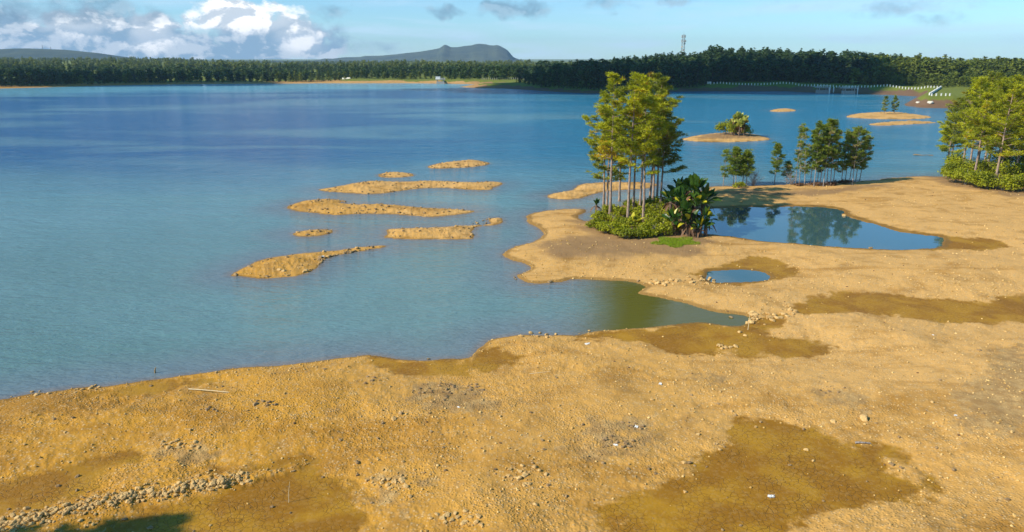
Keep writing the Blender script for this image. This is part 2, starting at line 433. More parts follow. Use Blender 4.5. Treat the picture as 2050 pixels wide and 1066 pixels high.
def ground(px, py):
    """first point of the ground (or the water) seen at a pixel of the photograph"""
    d = ray(np.atleast_1d(px), np.atleast_1d(py))
    zs = np.linspace(9, -0.05, 120)
    t = (zs[None, :] - CAMZ) / d[:, 2][:, None]
    X = d[:, 0][:, None] * t; Y = d[:, 1][:, None] * t
    h = np.maximum(gridval(ZG, X.ravel(), Y.ravel()).reshape(X.shape), 0.0)
    below = zs[None, :] <= h
    k = np.where(below.any(1), below.argmax(1), len(zs) - 1)
    i = np.arange(len(k))
    return np.stack([X[i, k], Y[i, k], h[i, k]], -1)


# ---------------------------------------------------------------- mesh helpers
def mesh_obj(name, V, Fc, mats, parent=None, attrs=None, smooth_=False, mat_idx=None, link=True):
    V = np.asarray(V, np.float32)
    me = bpy.data.meshes.new(name)
    fl = Fc if isinstance(Fc, list) else [Fc]
    fl = [np.asarray(f, np.int32) for f in fl if len(f)]
    nv = len(V); loops = np.concatenate([f.ravel() for f in fl]) if fl else np.zeros(0, np.int32)
    tot = np.concatenate([np.full(len(f), f.shape[1], np.int32) for f in fl]) if fl else np.zeros(0, np.int32)
    st = np.concatenate([[0], np.cumsum(tot)[:-1]]).astype(np.int32)
    me.vertices.add(nv); me.vertices.foreach_set('co', V.ravel())
    me.loops.add(len(loops)); me.loops.foreach_set('vertex_index', loops)
    me.polygons.add(len(tot)); me.polygons.foreach_set('loop_start', st); me.polygons.foreach_set('loop_total', tot)
    me.polygons.foreach_set('use_smooth', np.full(len(tot), smooth_, bool))
    for m_ in (mats if isinstance(mats, (list, tuple)) else [mats]):
        me.materials.append(m_)
    if mat_idx is not None:
        me.polygons.foreach_set('material_index', np.asarray(mat_idx, np.int32))
    me.update(calc_edges=True)
    for k, v in (attrs or {}).items():
        a = me.attributes.new(k, 'FLOAT', 'POINT'); a.data.foreach_set('value', np.asarray(v, np.float32))
    o = bpy.data.objects.new(name, me)
    if link:
        COL.objects.link(o)
    if parent is not None:
        o.parent = parent
    return o


class Geo:
    """collects vertices, faces and a per-vertex tint"""
    def __init__(s): s.V = []; s.F3 = []; s.F4 = []; s.T = []; s.n = 0

    def add(s, V, F, tint=0.5):
        V = np.asarray(V, float); F = np.asarray(F, int)
        if len(V) == 0: return
        (s.F3 if F.shape[1] == 3 else s.F4).append(F + s.n)
        s.V.append(V); s.T.append(np.broadcast_to(np.asarray(tint, float), (len(V),))); s.n += len(V)

    def arr(s):
        return np.vstack(s.V), ([np.vstack(s.F3)] if s.F3 else []) + ([np.vstack(s.F4)] if s.F4 else []), np.concatenate(s.T)

    def obj(s, name, mat, parent=None, smooth_=False, link=True):
        V, F_, T = s.arr()
        return mesh_obj(name, V, F_, mat, parent, {'tint': T}, smooth_, link=link)


def tube(g, P, R, n=6, tint=0.5, cap=True):
    P = np.asarray(P, float); R = np.asarray(R, float); k = len(P)
    T = np.gradient(P, axis=0); T /= np.linalg.norm(T, axis=1)[:, None] + 1e-9
    ref = np.array([0, 0, 1.0]) if abs(T[:, 2].mean()) < 0.8 else np.array([1.0, 0, 0])
    U = np.cross(T, ref); U /= np.linalg.norm(U, axis=1)[:, None] + 1e-9
    B_ = np.cross(T, U)
    a = np.linspace(0, 2 * np.pi, n, endpoint=False)
    V = (P[:, None] + R[:, None, None] * (np.cos(a)[None, :, None] * U[:, None] + np.sin(a)[None, :, None] * B_[:, None])).reshape(-1, 3)
    i = np.arange(k - 1)[:, None] * n; j = np.arange(n)[None, :]; j2 = (j + 1) % n
    Fq = np.stack([i + j, i + j2, i + n + j2, i + n + j], -1).reshape(-1, 4)
    g.add(V, Fq, tint)
    if cap:
        V2 = np.vstack([P[-1:], V[-n:], P[:1], V[:n]])
        f = [(0, 1 + q, 1 + (q + 1) % n) for q in range(n)] + [(n + 1, n + 2 + (q + 1) % n, n + 2 + q) for q in range(n)]
        g.add(V2, f, tint)


def box(g, c, s, rz=0.0, tint=0.5, taper=1.0):
    x, y, z = np.array(s) / 2
    V = np.array([[-x, -y, -z], [x, -y, -z], [x, y, -z], [-x, y, -z], [-x * taper, -y * taper, z], [x * taper, -y * taper, z], [x * taper, y * taper, z], [-x * taper, y * taper, z]])
    ca, sa = math.cos(rz), math.sin(rz)
    V = V @ np.array([[ca, sa, 0], [-sa, ca, 0], [0, 0, 1]]) + np.array(c)
    g.add(V, [[0, 3, 2, 1], [4, 5, 6, 7], [0, 1, 5, 4], [1, 2, 6, 5], [2, 3, 7, 6], [3, 0, 4, 7]], tint)


def tag(o, label=None, cat=None, group=None, kind=None):
    if label: o['label'] = label
    if cat: o['category'] = cat
    if group: o['group'] = group
    if kind: o['kind'] = kind
    return o


def empty(name, loc, label=None, cat=None, group=None, rz=0.0):
    o = bpy.data.objects.new(name, None); COL.objects.link(o)
    o.location = loc; o.rotation_euler = (0, 0, rz); o.empty_display_size = 0.3
    return tag(o, label, cat, group)


def copy_tree(o, parent=None):
    c_ = o.copy(); COL.objects.link(c_)
    if parent is not None:
        c_.parent = parent
    for ch in o.children:
        copy_tree(ch, c_)
    return c_


# ---------------------------------------------------------------- materials
def mat_ground():
    m, t, b = new_mat('dry_lakebed')
    co = t.n.new('ShaderNodeTexCoord').outputs['Object']
    big = t.noise(co, 0.045, 4, 0.6, 0.4); mid = t.noise(co, 0.35, 5, 0.65); fine = t.noise(co, 4.5, 5, 0.7); fib = t.noise(co, 1.3, 6, 0.72)
    sxg = t.n.new('ShaderNodeSeparateXYZ'); t.l.new(co, sxg.inputs[0])
    pale = t.step(t.m('ADD', t.m('ADD', sxg.outputs[0], t.m('MULTIPLY', sxg.outputs[1], 0.45)), t.m('MULTIPLY', t.m('SUBTRACT', big, 0.5), 60.0)), -5.0, 48.0)
    col = t.mix(pale, (0.50, 0.252, 0.028), (0.61, 0.355, 0.113))
    col = t.mix(t.m('MULTIPLY', t.step(mid, 0.48, 0.72), 0.75), col, (0.33, 0.175, 0.040))
    col = t.mix(t.m('MULTIPLY', t.step(fib, 0.55, 0.75), 0.6), col, (0.68, 0.49, 0.24))
    st = t.noise(t.node('ShaderNodeMapping', Vector=co, Scale=(0.08, 0.5, 1.0), Rotation=(0, 0, 0.25)).outputs[0], 1.0, 5, 0.6)
    col = t.mix(t.m('MULTIPLY', t.step(st, 0.55, 0.72), 0.6), col, (0.34, 0.165, 0.025))
    stn = t.noise(t.node('ShaderNodeMapping', Vector=co, Scale=(0.7, 1.2, 1.0), Rotation=(0, 0, 0.3)).outputs[0], 0.16, 6, 0.66, 0.6)
    near_l = t.step(t.m('ADD', sxg.outputs[1], t.m('MULTIPLY', sxg.outputs[0], 0.55)), 46.0, 14.0)
    col = t.mix(t.m('MULTIPLY', t.step(t.m('ADD', stn, t.m('MULTIPLY', near_l, 0.10)), 0.50, 0.70), 0.72), col, (0.300, 0.140, 0.014))
    col = t.mix(t.step(fine, 0.58, 0.80), col, t.mix(1.0, col, (0.52, 0.46, 0.42), 'MULTIPLY'))
    vor = t.node('ShaderNodeTexVoronoi', {'feature': 'F1'}, Vector=co, Scale=7.0)
    peb = t.step(vor.outputs['Distance'], 0.15, 0.55)
    pebc = t.m('MULTIPLY', t.step(t.node('ShaderNodeSeparateColor', Color=vor.outputs['Color']).outputs[0], 0.55, 1.0), 0.5)
    col = t.mix(pebc, col, t.mix(peb, (0.74, 0.58, 0.33), (0.33, 0.21, 0.09)))
    # grey flat stone patches
    grey = t.attr('grey')
    col = t.mix(t.m('MULTIPLY', grey, 0.75), col, t.mix(t.step(fib, .4, .7), (0.27, 0.165, 0.065), (0.46, 0.315, 0.135)))
    soil = t.attr('soil')
    col = t.mix(t.m('MULTIPLY', soil, 0.8), col, t.mix(fine, (0.13, 0.075, 0.035), (0.34, 0.21, 0.10)))
    red = t.attr('red')
    col = t.mix(red, col, t.mix(mid, (0.115, 0.065, 0.036), (0.21, 0.130, 0.075)))
    # wet mud with shrinkage cracks
    wetn = t.m('ADD', t.attr('wet'), t.m('MULTIPLY', t.m('SUBTRACT', fib, 0.5), 1.5))
    wet = t.step(wetn, 0.15, 0.85)
    wcol = t.mix(t.step(t.noise(co, 0.30, 5, 0.6, 0.5), 0.40, 0.62), (0.265, 0.120, 0.004), (0.375, 0.195, 0.010))
    cr = t.node('ShaderNodeTexVoronoi', {'feature': 'DISTANCE_TO_EDGE'}, Vector=t.mix(0.12, co, t.node('ShaderNodeTexNoise', Vector=co, Scale=2.0).outputs['Color']), Scale=3.6).outputs['Distance']
    crack = t.m('MULTIPLY', t.m('SUBTRACT', 1.0, t.step(cr, 0.012, 0.06)), t.step(t.noise(co, 0.5, 2), 0.36, 0.54))
    wcol = t.mix(t.m('MULTIPLY', crack, 0.60), wcol, (0.13, 0.060, 0.004))
    wcol = t.mix(t.m('MULTIPLY', pebc, 0.35), wcol, (0.45, 0.30, 0.12))
    col = t.mix(wet, col, wcol)
    sh = t.step(t.m('ADD', t.attr('shore'), t.m('MULTIPLY', t.m('SUBTRACT', fib, 0.5), 1.2)), 0.3, 0.9)
    col = t.mix(t.m('MULTIPLY', sh, 0.72), col, (0.19, 0.105, 0.022))
    grass = t.step(t.m('ADD', t.attr('grass'), t.m('MULTIPLY', t.m('SUBTRACT', t.noise(co, 0.4, 4), 0.5), 0.8)), 0.4, 0.6)
    col = t.mix(grass, col, t.mix(mid, (0.09, 0.125, 0.012), (0.20, 0.22, 0.025)))
    t.l.new(col, b.inputs['Base Color'])
    t.set(b.inputs['Roughness'], t.m('SUBTRACT', 0.95, t.m('MULTIPLY', wet, 0.30)))
    b.inputs['Specular IOR Level'].default_value = 0.25
    hgt = t.m('ADD', t.m('MULTIPLY', fine, 1.0), t.m('MULTIPLY', t.m('SUBTRACT', 1.0, peb), 0.9))
    hgt = t.m('MULTIPLY', hgt, t.m('SUBTRACT', 1.0, t.m('MULTIPLY', wet, 0.75)))
    hgt = t.m('SUBTRACT', hgt, t.m('MULTIPLY', t.m('MULTIPLY', crack, wet), 0.8))
    rgh = t.step(t.noise(co, 0.16, 4, 0.6, 0.3), 0.38, 0.62)
    bp = t.node('ShaderNodeBump', Height=hgt, Strength=t.m('ADD', 0.22, t.m('MULTIPLY', t.m('MULTIPLY', rgh, t.m('SUBTRACT', 1.0, t.m('MULTIPLY', pale, 0.5))), 0.6)), Distance=0.055)
    t.l.new(bp.outputs[0], b.inputs['Normal'])
    return m


def mat_water(name, calm):
    m, t, b = new_mat(name)
    co = t.n.new('ShaderNodeTexCoord').outputs['Object']
    sp = t.n.new('ShaderNodeSeparateXYZ'); t.l.new(co, sp.inputs[0])
    X, Y = sp.outputs[0], sp.outputs[1]
    if calm:
        col = (0.045, 0.105, 0.115)
        b.inputs['Roughness'].default_value = 0.03
        h = t.noise(co, 1.1, 3, 0.5)
        bp = t.node('ShaderNodeBump', Height=h, Strength=0.06, Distance=0.05)
        t.set(b.inputs['Base Color'], col)
    else:
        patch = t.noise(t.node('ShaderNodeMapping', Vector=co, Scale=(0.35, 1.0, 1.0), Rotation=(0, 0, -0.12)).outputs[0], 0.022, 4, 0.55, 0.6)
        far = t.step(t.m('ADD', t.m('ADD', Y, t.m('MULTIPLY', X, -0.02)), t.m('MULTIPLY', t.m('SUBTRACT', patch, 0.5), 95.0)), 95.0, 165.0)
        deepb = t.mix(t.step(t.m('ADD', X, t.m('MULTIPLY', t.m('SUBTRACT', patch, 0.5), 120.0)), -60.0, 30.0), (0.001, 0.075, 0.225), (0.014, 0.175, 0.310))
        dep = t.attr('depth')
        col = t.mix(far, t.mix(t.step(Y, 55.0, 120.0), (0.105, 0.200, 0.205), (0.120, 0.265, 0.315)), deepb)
        col = t.mix(t.m('MULTIPLY', t.step(patch, 0.48, 0.62), 0.45), col, (0.15, 0.29, 0.33))
        col = t.mix(t.step(dep, 7.0, 0.0), col, t.mix(far, (0.135, 0.185, 0.215), (0.05, 0.19, 0.30)))
        col = t.mix(t.m('MULTIPLY', t.step(dep, 1.0, 0.0), 0.6), col, (0.20, 0.15, 0.12))
        cl = t.attr('calm')
        pale_sheen = t.m('MULTIPLY', t.step(t.m('ADD', t.m('ADD', Y, t.m('MULTIPLY', X, -0.35)), t.m('MULTIPLY', t.m('SUBTRACT', patch, 0.5), 160.0)), 480.0, 600.0), 0.8)
        col = t.mix(pale_sheen, col, (0.16, 0.42, 0.52))  # pale sheen of calm water by the far left shore, put into the colour
        cl = t.attr('calm')
        col = t.mix(cl, col, (0.100, 0.100, 0.020))  # green of the mirrored trees and shallow bed put into the inlet colour
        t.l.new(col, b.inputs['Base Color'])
        t.set(b.inputs['Roughness'], t.m('ADD', 0.10, t.m('MULTIPLY', far, 0.05)))
        w1 = t.noise(t.node('ShaderNodeMapping', Vector=co, Scale=(0.45, 1.6, 1.0), Rotation=(0, 0, 0.35)).outputs[0], 1.5, 4, 0.62, 0.3)
        w2 = t.noise(t.node('ShaderNodeMapping', Vector=co, Scale=(0.5, 1.3, 1.0), Rotation=(0, 0, -0.1)).outputs[0], 0.42, 4, 0.7)
        w3 = t.noise(t.node('ShaderNodeMapping', Vector=co, Scale=(0.35, 1.0, 1.0), Rotation=(0, 0, 0.08)).outputs[0], 0.30, 5, 0.75, 0.4)
        h = t.m('ADD', t.m('ADD', w1, t.m('MULTIPLY', w2, 2.2)), t.m('MULTIPLY', t.m('MULTIPLY', w3, 14.0), t.step(Y, 60.0, 200.0)))
        stg = t.m('MULTIPLY', t.m('SUBTRACT', 1.0, t.m('MULTIPLY', cl, 0.9)), 0.55)
        bp = t.node('ShaderNodeBump', Height=h, Strength=stg, Distance=0.32)
    b.inputs['IOR'].default_value = 1.7 if calm else 1.33
    t.l.new(bp.outputs[0], b.inputs['Normal'])
    return m


def mat_leaf(name, c0, c1, c2=None, trans=0.35, rough=0.6):
    m, t, b = new_mat(name)
    ti = t.attr('tint')
    oi = t.n.new('ShaderNodeObjectInfo').outputs['Random']
    co = t.n.new('ShaderNodeTexCoord').outputs['Object']
    f = t.m('ADD', t.m('ADD', t.m('MULTIPLY', ti, 0.75), t.m('MULTIPLY', oi, 0.25)), t.m('MULTIPLY', t.m('SUBTRACT', t.noise(co, 0.6, 3), 0.5), 0.5), clamp=True)
    col = t.mix(f, c0, c1)
    if c2:
        col = t.mix(t.step(ti, 0.93, 1.0), col, c2)
    t.l.new(col, b.inputs['Base Color']); b.inputs['Roughness'].default_value = rough
    b.inputs['Specular IOR Level'].default_value = 0.3
    tr = t.n.new('ShaderNodeBsdfTranslucent'); t.l.new(t.mix(1.0, col, (1.2, 1.15, 0.5), 'MULTIPLY'), tr.inputs[0])
    ms = t.n.new('ShaderNodeMixShader'); ms.inputs[0].default_value = trans
    t.l.new(b.outputs[0], ms.inputs[1]); t.l.new(tr.outputs[0], ms.inputs[2])
    t.l.new(ms.outputs[0], t.n['Material Output'].inputs[0])
    return m


def mat_bark(name, c0, c1, sc=3.0):
    m, t, b = new_mat(name)
    co = t.n.new('ShaderNodeTexCoord').outputs['Object']
    v = t.node('ShaderNodeMapping', Vector=co, Scale=(3, 3, 0.7)).outputs[0]
    n = t.noise(v, sc, 5, 0.7)
    t.l.new(t.mix(t.step(n, 0.35, 0.65), c0, c1), b.inputs['Base Color'])
    b.inputs['Roughness'].default_value = 0.9
    bp = t.node('ShaderNodeBump', Height=n, Strength=0.6, Distance=0.05)
    t.l.new(bp.outputs[0], b.inputs['Normal'])
    return m


def mat_plain(name, c0, c1, sc=4.0, rough=0.85, bump=0.3, metal=0.0):
    m, t, b = new_mat(name)
    co = t.n.new('ShaderNodeTexCoord').outputs['Object']
    oi = t.n.new('ShaderNodeObjectInfo').outputs['Random']
    n = t.noise(co, sc, 5, 0.65)
    f = t.m('ADD', t.m('MULTIPLY', t.step(n, 0.35, 0.65), 0.65), t.m('MULTIPLY', oi, 0.35), clamp=True)
    t.l.new(t.mix(f, c0, c1), b.inputs['Base Color'])
    b.inputs['Roughness'].default_value = rough; b.inputs['Metallic'].default_value = metal
    bp = t.node('ShaderNodeBump', Height=n, Strength=bump, Distance=0.03)
    t.l.new(bp.outputs[0], b.inputs['Normal'])
    return m


M_GROUND = mat_ground()
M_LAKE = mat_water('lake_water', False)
M_POOL = mat_water('still_water', True)
M_PINE = mat_leaf('pine_needles', (0.070, 0.115, 0.006), (0.600, 0.600, 0.014), (0.50, 0.30, 0.02), 0.28)
M_PINE_DARK = mat_leaf('young_pine_needles', (0.070, 0.130, 0.018), (0.320, 0.380, 0.030), (0.38, 0.30, 0.18), 0.28)
M_PINE_BACK = mat_leaf('shade_tinted_pine_needles', (0.045, 0.075, 0.008), (0.340, 0.360, 0.016), (0.30, 0.20, 0.02), 0.2)  # darker needle copy, shade of the back trees put into its colour
M_SHRUB = mat_leaf('shrub_leaves', (0.060, 0.105, 0.006), (0.470, 0.480, 0.012), (0.42, 0.32, 0.03), 0.35)
M_PALM = mat_leaf('palm_leaves', (0.012, 0.055, 0.010), (0.080, 0.150, 0.020), (0.50, 0.46, 0.03), 0.25, 0.35)
M_PALM_PALE = mat_leaf('sun_tinted_palm_leaves', (0.26, 0.30, 0.05), (0.62, 0.62, 0.16), (0.30, 0.19, 0.09), 0.3, 0.4)  # sunlight on the island palms put into a paler leaf colour
M_DRY = mat_leaf('dry_leaves', (0.10, 0.05, 0.025), (0.22, 0.12, 0.06), None, 0.2)
M_FAR = mat_leaf('forest_leaves', (0.008, 0.030, 0.012), (0.075, 0.130, 0.020), None, 0.2)
M_FAR2 = mat_leaf('scrub_and_lit_wood_leaves', (0.055, 0.090, 0.010), (0.190, 0.220, 0.025), None, 0.25)  # scrub colour, also the forest's lit copy with sunlight put into the colour
M_GRASS = mat_leaf('grass_blades', (0.16, 0.26, 0.01), (0.34, 0.46, 0.02), None, 0.4)
M_BARK = mat_bark('pine_bark', (0.14, 0.09, 0.065), (0.42, 0.32, 0.25))
M_BARK_GREY = mat_bark('grey_bark', (0.16, 0.14, 0.13), (0.38, 0.34, 0.31))
M_TRUNK_PALM = mat_bark('palm_trunk', (0.06, 0.035, 0.025), (0.20, 0.14, 0.10))
M_ROCK = mat_plain('ochre_rock', (0.36, 0.21, 0.065), (0.67, 0.46, 0.19), 5.0)
M_ROCK_DK = mat_plain('brown_rock', (0.16, 0.10, 0.045), (0.42, 0.28, 0.13), 5.0)
M_ROCK_PALE = mat_plain('pale_rock', (0.62, 0.56, 0.46), (0.85, 0.80, 0.70), 5.0)
M_WHITE = mat_plain('white_paint', (0.74, 0.74, 0.70), (0.84, 0.83, 0.78), 2.0, 0.7, 0.1)
M_CONC = mat_plain('concrete', (0.26, 0.24, 0.22), (0.44, 0.41, 0.37), 2.0)
M_STEEL = mat_plain('mast_steel', (0.20, 0.21, 0.22), (0.34, 0.34, 0.35), 1.0, 0.5, 0.1, 0.4)
M_BARK_DARK = mat_bark('dark_bark', (0.03, 0.03, 0.022), (0.09, 0.075, 0.055))
M_WOOD = mat_plain('bleached_wood', (0.48, 0.37, 0.20), (0.70, 0.58, 0.36), 8.0)

# ---------------------------------------------------------------- the ground sheet
ii = np.arange(NR - 1)[:, None] * NA; jj = np.arange(NA)[None, :]; j2 = (jj + 1) % NA
QF = np.stack([ii + jj, ii + NA + jj, ii + NA + j2, ii + j2], -1).reshape(-1, 4)
GV = np.stack([GX, GY, GZ], -1)
cap_f = np.array([[0, (k + 1) % NA, k] for k in range(1, NA - 1)])
gobj = mesh_obj('ground', GV, [QF], M_GROUND, attrs={k: FLD[k] for k in ('wet', 'shore', 'soil', 'grey', 'grass', 'red')}, smooth_=True)
tag(gobj, 'dry ochre lakebed with wet mud hollows and gravel bars round the lake', 'ground', kind='structure')

# lake sheet, with the distance to the shore stored for the turbid shallows
sub_r = np.arange(0, NR, 2); sub_a = np.arange(0, NA, 2)
wsel = (sub_r[:, None] * NA + sub_a[None, :])
wd = -np.maximum(np.maximum(FLD['dm'], FLD['di']), FLD['df'])[wsel]
wdp = FLD['dp'][wsel]
wz = GZ[wsel]
WX, WY = GX[wsel], GY[wsel]
inlet = smooth(PX([(1205, 552), (1320, 565), (1560, 640), (1560, 700), (1215, 690), (1196, 620)]), 2)
calm = sm(sdf(inlet, WX.ravel(), WY.ravel(), 10), -3.5, 3.0)
isle_lee = smooth(PX([(1430, 284), (1510, 284), (1520, 300), (1440, 302)]), 2)
n0, n1 = wsel.shape
a_ = np.arange(n0 - 1)[:, None] * n1; b_ = np.arange(n1)[None, :]; c2 = (b_ + 1) % n1
wq = np.stack([a_ + b_, a_ + n1 + b_, a_ + n1 + c2, a_ + c2], -1).reshape(-1, 4)
zf_ = wz.ravel(); df_ = wd.ravel(); pf_ = wdp.ravel()
keep = (zf_[wq].min(1) < 0.15) & (pf_[wq].max(1) < -1.2) & (df_[wq].max(1) > -3) & (np.hypot(WX, WY).ravel()[wq].max(1) < 2500)
wq = wq[keep]
used, inv = np.unique(wq, return_inverse=True)
WV = np.stack([WX.ravel()[used], WY.ravel()[used], np.zeros(len(used))], -1)
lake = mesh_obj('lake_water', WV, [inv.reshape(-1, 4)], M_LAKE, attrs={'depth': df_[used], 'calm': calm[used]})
tag(lake, 'blue rippled reservoir water reaching the far shore', 'water', kind='structure')


def pond(poly, label):
    c_ = poly.mean(0)
    P = poly + (poly - c_) / np.linalg.norm(poly - c_, axis=1)[:, None] * 1.0
    n = len(P)
    V = np.vstack([[[c_[0], c_[1], 0.001]], np.c_[P, np.full(n, 0.001)]])
    o = mesh_obj('pond_water', V, np.array([[0, 1 + i, 1 + (i + 1) % n] for i in range(n)]), M_POOL)
    tag(o, label, 'water', kind='structure')


pond(POND, 'still blue pool cut off behind the tall pines mirroring the thin trees')
pond(POND2, 'small still blue puddle beside the stone row')


# ---------------------------------------------------------------- rocks
def ico(sub=1):
    t_ = (1 + 5 ** .5) / 2
    V = [(-1, t_, 0), (1, t_, 0), (-1, -t_, 0), (1, -t_, 0), (0, -1, t_), (0, 1, t_), (0, -1, -t_), (0, 1, -t_), (t_, 0, -1), (t_, 0, 1), (-t_, 0, -1), (-t_, 0, 1)]
    F_ = [(0, 11, 5), (0, 5, 1), (0, 1, 7), (0, 7, 10), (0, 10, 11), (1, 5, 9), (5, 11, 4), (11, 10, 2), (10, 7, 6), (7, 1, 8), (3, 9, 4), (3, 4, 2), (3, 2, 6), (3, 6, 8), (3, 8, 9), (4, 9, 5), (2, 4, 11), (6, 2, 10),
          (8, 6, 7), (9, 8, 1)]
    V = [np.array(v) / np.linalg.norm(v) for v in V]
    for _ in range(sub):
        cache = {}; nf = []

        def mid(a, b):
            k = (min(a, b), max(a, b))
            if k not in cache:
                v = V[a] + V[b]; V.append(v / np.linalg.norm(v)); cache[k] = len(V) - 1
            return cache[k]
        for a, b, c_ in F_:
            ab, bc, ca = mid(a, b), mid(b, c_), mid(c_, a)
            nf += [(a, ab, ca), (b, bc, ab), (c_, ca, bc), (ab, bc, ca)]
        F_ = nf
    return np.array(V), np.array(F_)


def rock_shape(seed, sub=2):
    V, F_ = ico(sub); r = np.random.default_rng(seed)
    for _ in range(9):                                      # chop flat facets
        n = r.normal(size=3); n /= np.linalg.norm(n); d = r.uniform(0.55, 0.85)
        s = V @ n - d
        V = V - np.where(s > 0, s, 0)[:, None] * n
    V = V * np.array([1, r.uniform(0.65, 0.95), r.uniform(0.5, 0.75)]) + r.normal(scale=0.025, size=V.shape)
    return V, F_


ROCKS = [rock_shape(s) for s in range(9)]
PEB = [rock_shape(s + 50, 0) for s in range(8)]
ROCK_ME = [[mesh_obj('stone', V, F_, m_, link=False).data for V, F_ in ROCKS] for m_ in (M_ROCK, M_ROCK_DK, M_ROCK_PALE)]

rock_list = []    # (px, py, size m, material, label, group)


def cluster(cx, cy, rx, ry, n, s0, s1, mat, label, group, p=1.6):
    for _ in range(n):
        a = random.uniform(0, 6.283); q = random.random() ** 0.6
        s = s0 + (s1 - s0) * random.random() ** p
        rock_list.append((cx + math.cos(a) * rx * q, cy + math.sin(a) * ry * q, s, mat, label, group))


def line(pts, n, wdt, s0, s1, mat, label, group, p=1.6):
    P = np.array(pts, float); L = np.r_[0, np.cumsum(np.hypot(*np.diff(P, axis=0).T))]
    for _ in range(n):
        t = random.random() * L[-1]
        x = np.interp(t, L, P[:, 0]); y = np.interp(t, L, P[:, 1]) + random.gauss(0, wdt)
        rock_list.append((x, y, s0 + (s1 - s0) * random.random() ** p, mat, label, group))


line([(-30, 1062), (60, 1040), (150, 1018), (240, 998), (330, 985), (420, 970), (500, 955)], 1000, 8, .06, .26, 0, 'ochre stone in the long rubble bank at the lower left corner', 'stones of the long rubble bank', 2.0)
line([(500, 955), (560, 940), (630, 922)], 45, 7, .05, .15, 0, 'small stone in the thin tail end of the rubble bank', 'stones at the tail of the rubble bank')
cluster(365, 893, 45, 13, 30, .10, .30, 0, 'stone in the flat grey heap above the dark mud streak', 'stones of the heap above the mud streak')
cluster(782, 965, 45, 18, 34, .10, .30, 0, 'rounded stone in the low heap of the lower middle foreground', 'stones of the lower middle heap')
cluster(1048, 955, 45, 22, 32, .10, .30, 0, 'rounded stone in the heap left of the cracked mud hollow', 'stones of the heap by the cracked mud')
cluster(920, 1040, 60, 18, 34, .09, .28, 0, 'stone in the scatter at the bottom edge', 'stones at the bottom edge')
cluster(1225, 888, 55, 12, 22, .10, .26, 1, 'brown stone in the scatter below the grey outcrop', 'stones below the grey outcrop')
cluster(900, 785, 80, 20, 60, .08, .28, 1, 'dark stone in the grey patch below the lake corner', 'stones of the grey patch below the lake')
cluster(745, 763, 40, 8, 18, .08, .24, 1, 'dark stone at the left tip of the grey patch', 'stones at the left tip of the grey patch')
cluster(530, 808, 28, 7, 14, .12, .32, 1, 'brown stone in the small outcrop near the pale pole', 'stones near the pale pole')
cluster(415, 823, 20, 5, 7, .10, .22, 1, 'brown stone in the little group left of the outcrop', 'stones left of the outcrop')
cluster(1265, 855, 24, 10, 14, .10, .28, 1, 'dark stone in the grey outcrop of the foreground', 'stones of the grey outcrop')
line([(1298, 568), (1330, 566), (1370, 561), (1410, 563), (1430, 566)], 60, 3.5, .15, .50, 0, 'tan boulder in the stone row beside the small puddle', 'boulders of the row by the puddle')
line([(1496, 650), (1508, 634), (1530, 640), (1560, 632), (1592, 628)], 56, 5, .14, .46, 0, 'tan boulder in the stone row at the inlet head', 'boulders at the inlet head')
cluster(1455, 697, 22, 5, 14, .14, .40, 0, 'pale stone in the heap inside the wet hollow', 'stones in the wet hollow')
cluster(1400, 890, 120, 55, 30, .05, .16, 1, 'small brown stone scattered beside the cracked mud', 'stones scattered beside the cracked mud')
cluster(1660, 783, 35, 12, 14, .08, .24, 1, 'brown stone in the faint patch right of the middle', 'stones right of the middle')
cluster(1030, 560, 6, 3, 2, .2, .3, 1, 'dark stone at the lobe tip', 'stones at the lobe tip')
line([(10, 800), (60, 792), (120, 786), (200, 777)], 26, 3, .12, .30, 0, 'ochre stone along the left shore', 'stones along the left shore')
line([(1040, 674), (1080, 674), (1150, 674), (1200, 664)], 14, 3, .12, .36, 0, 'pale stone along the shore by the inlet', 'stones along the inlet shore')
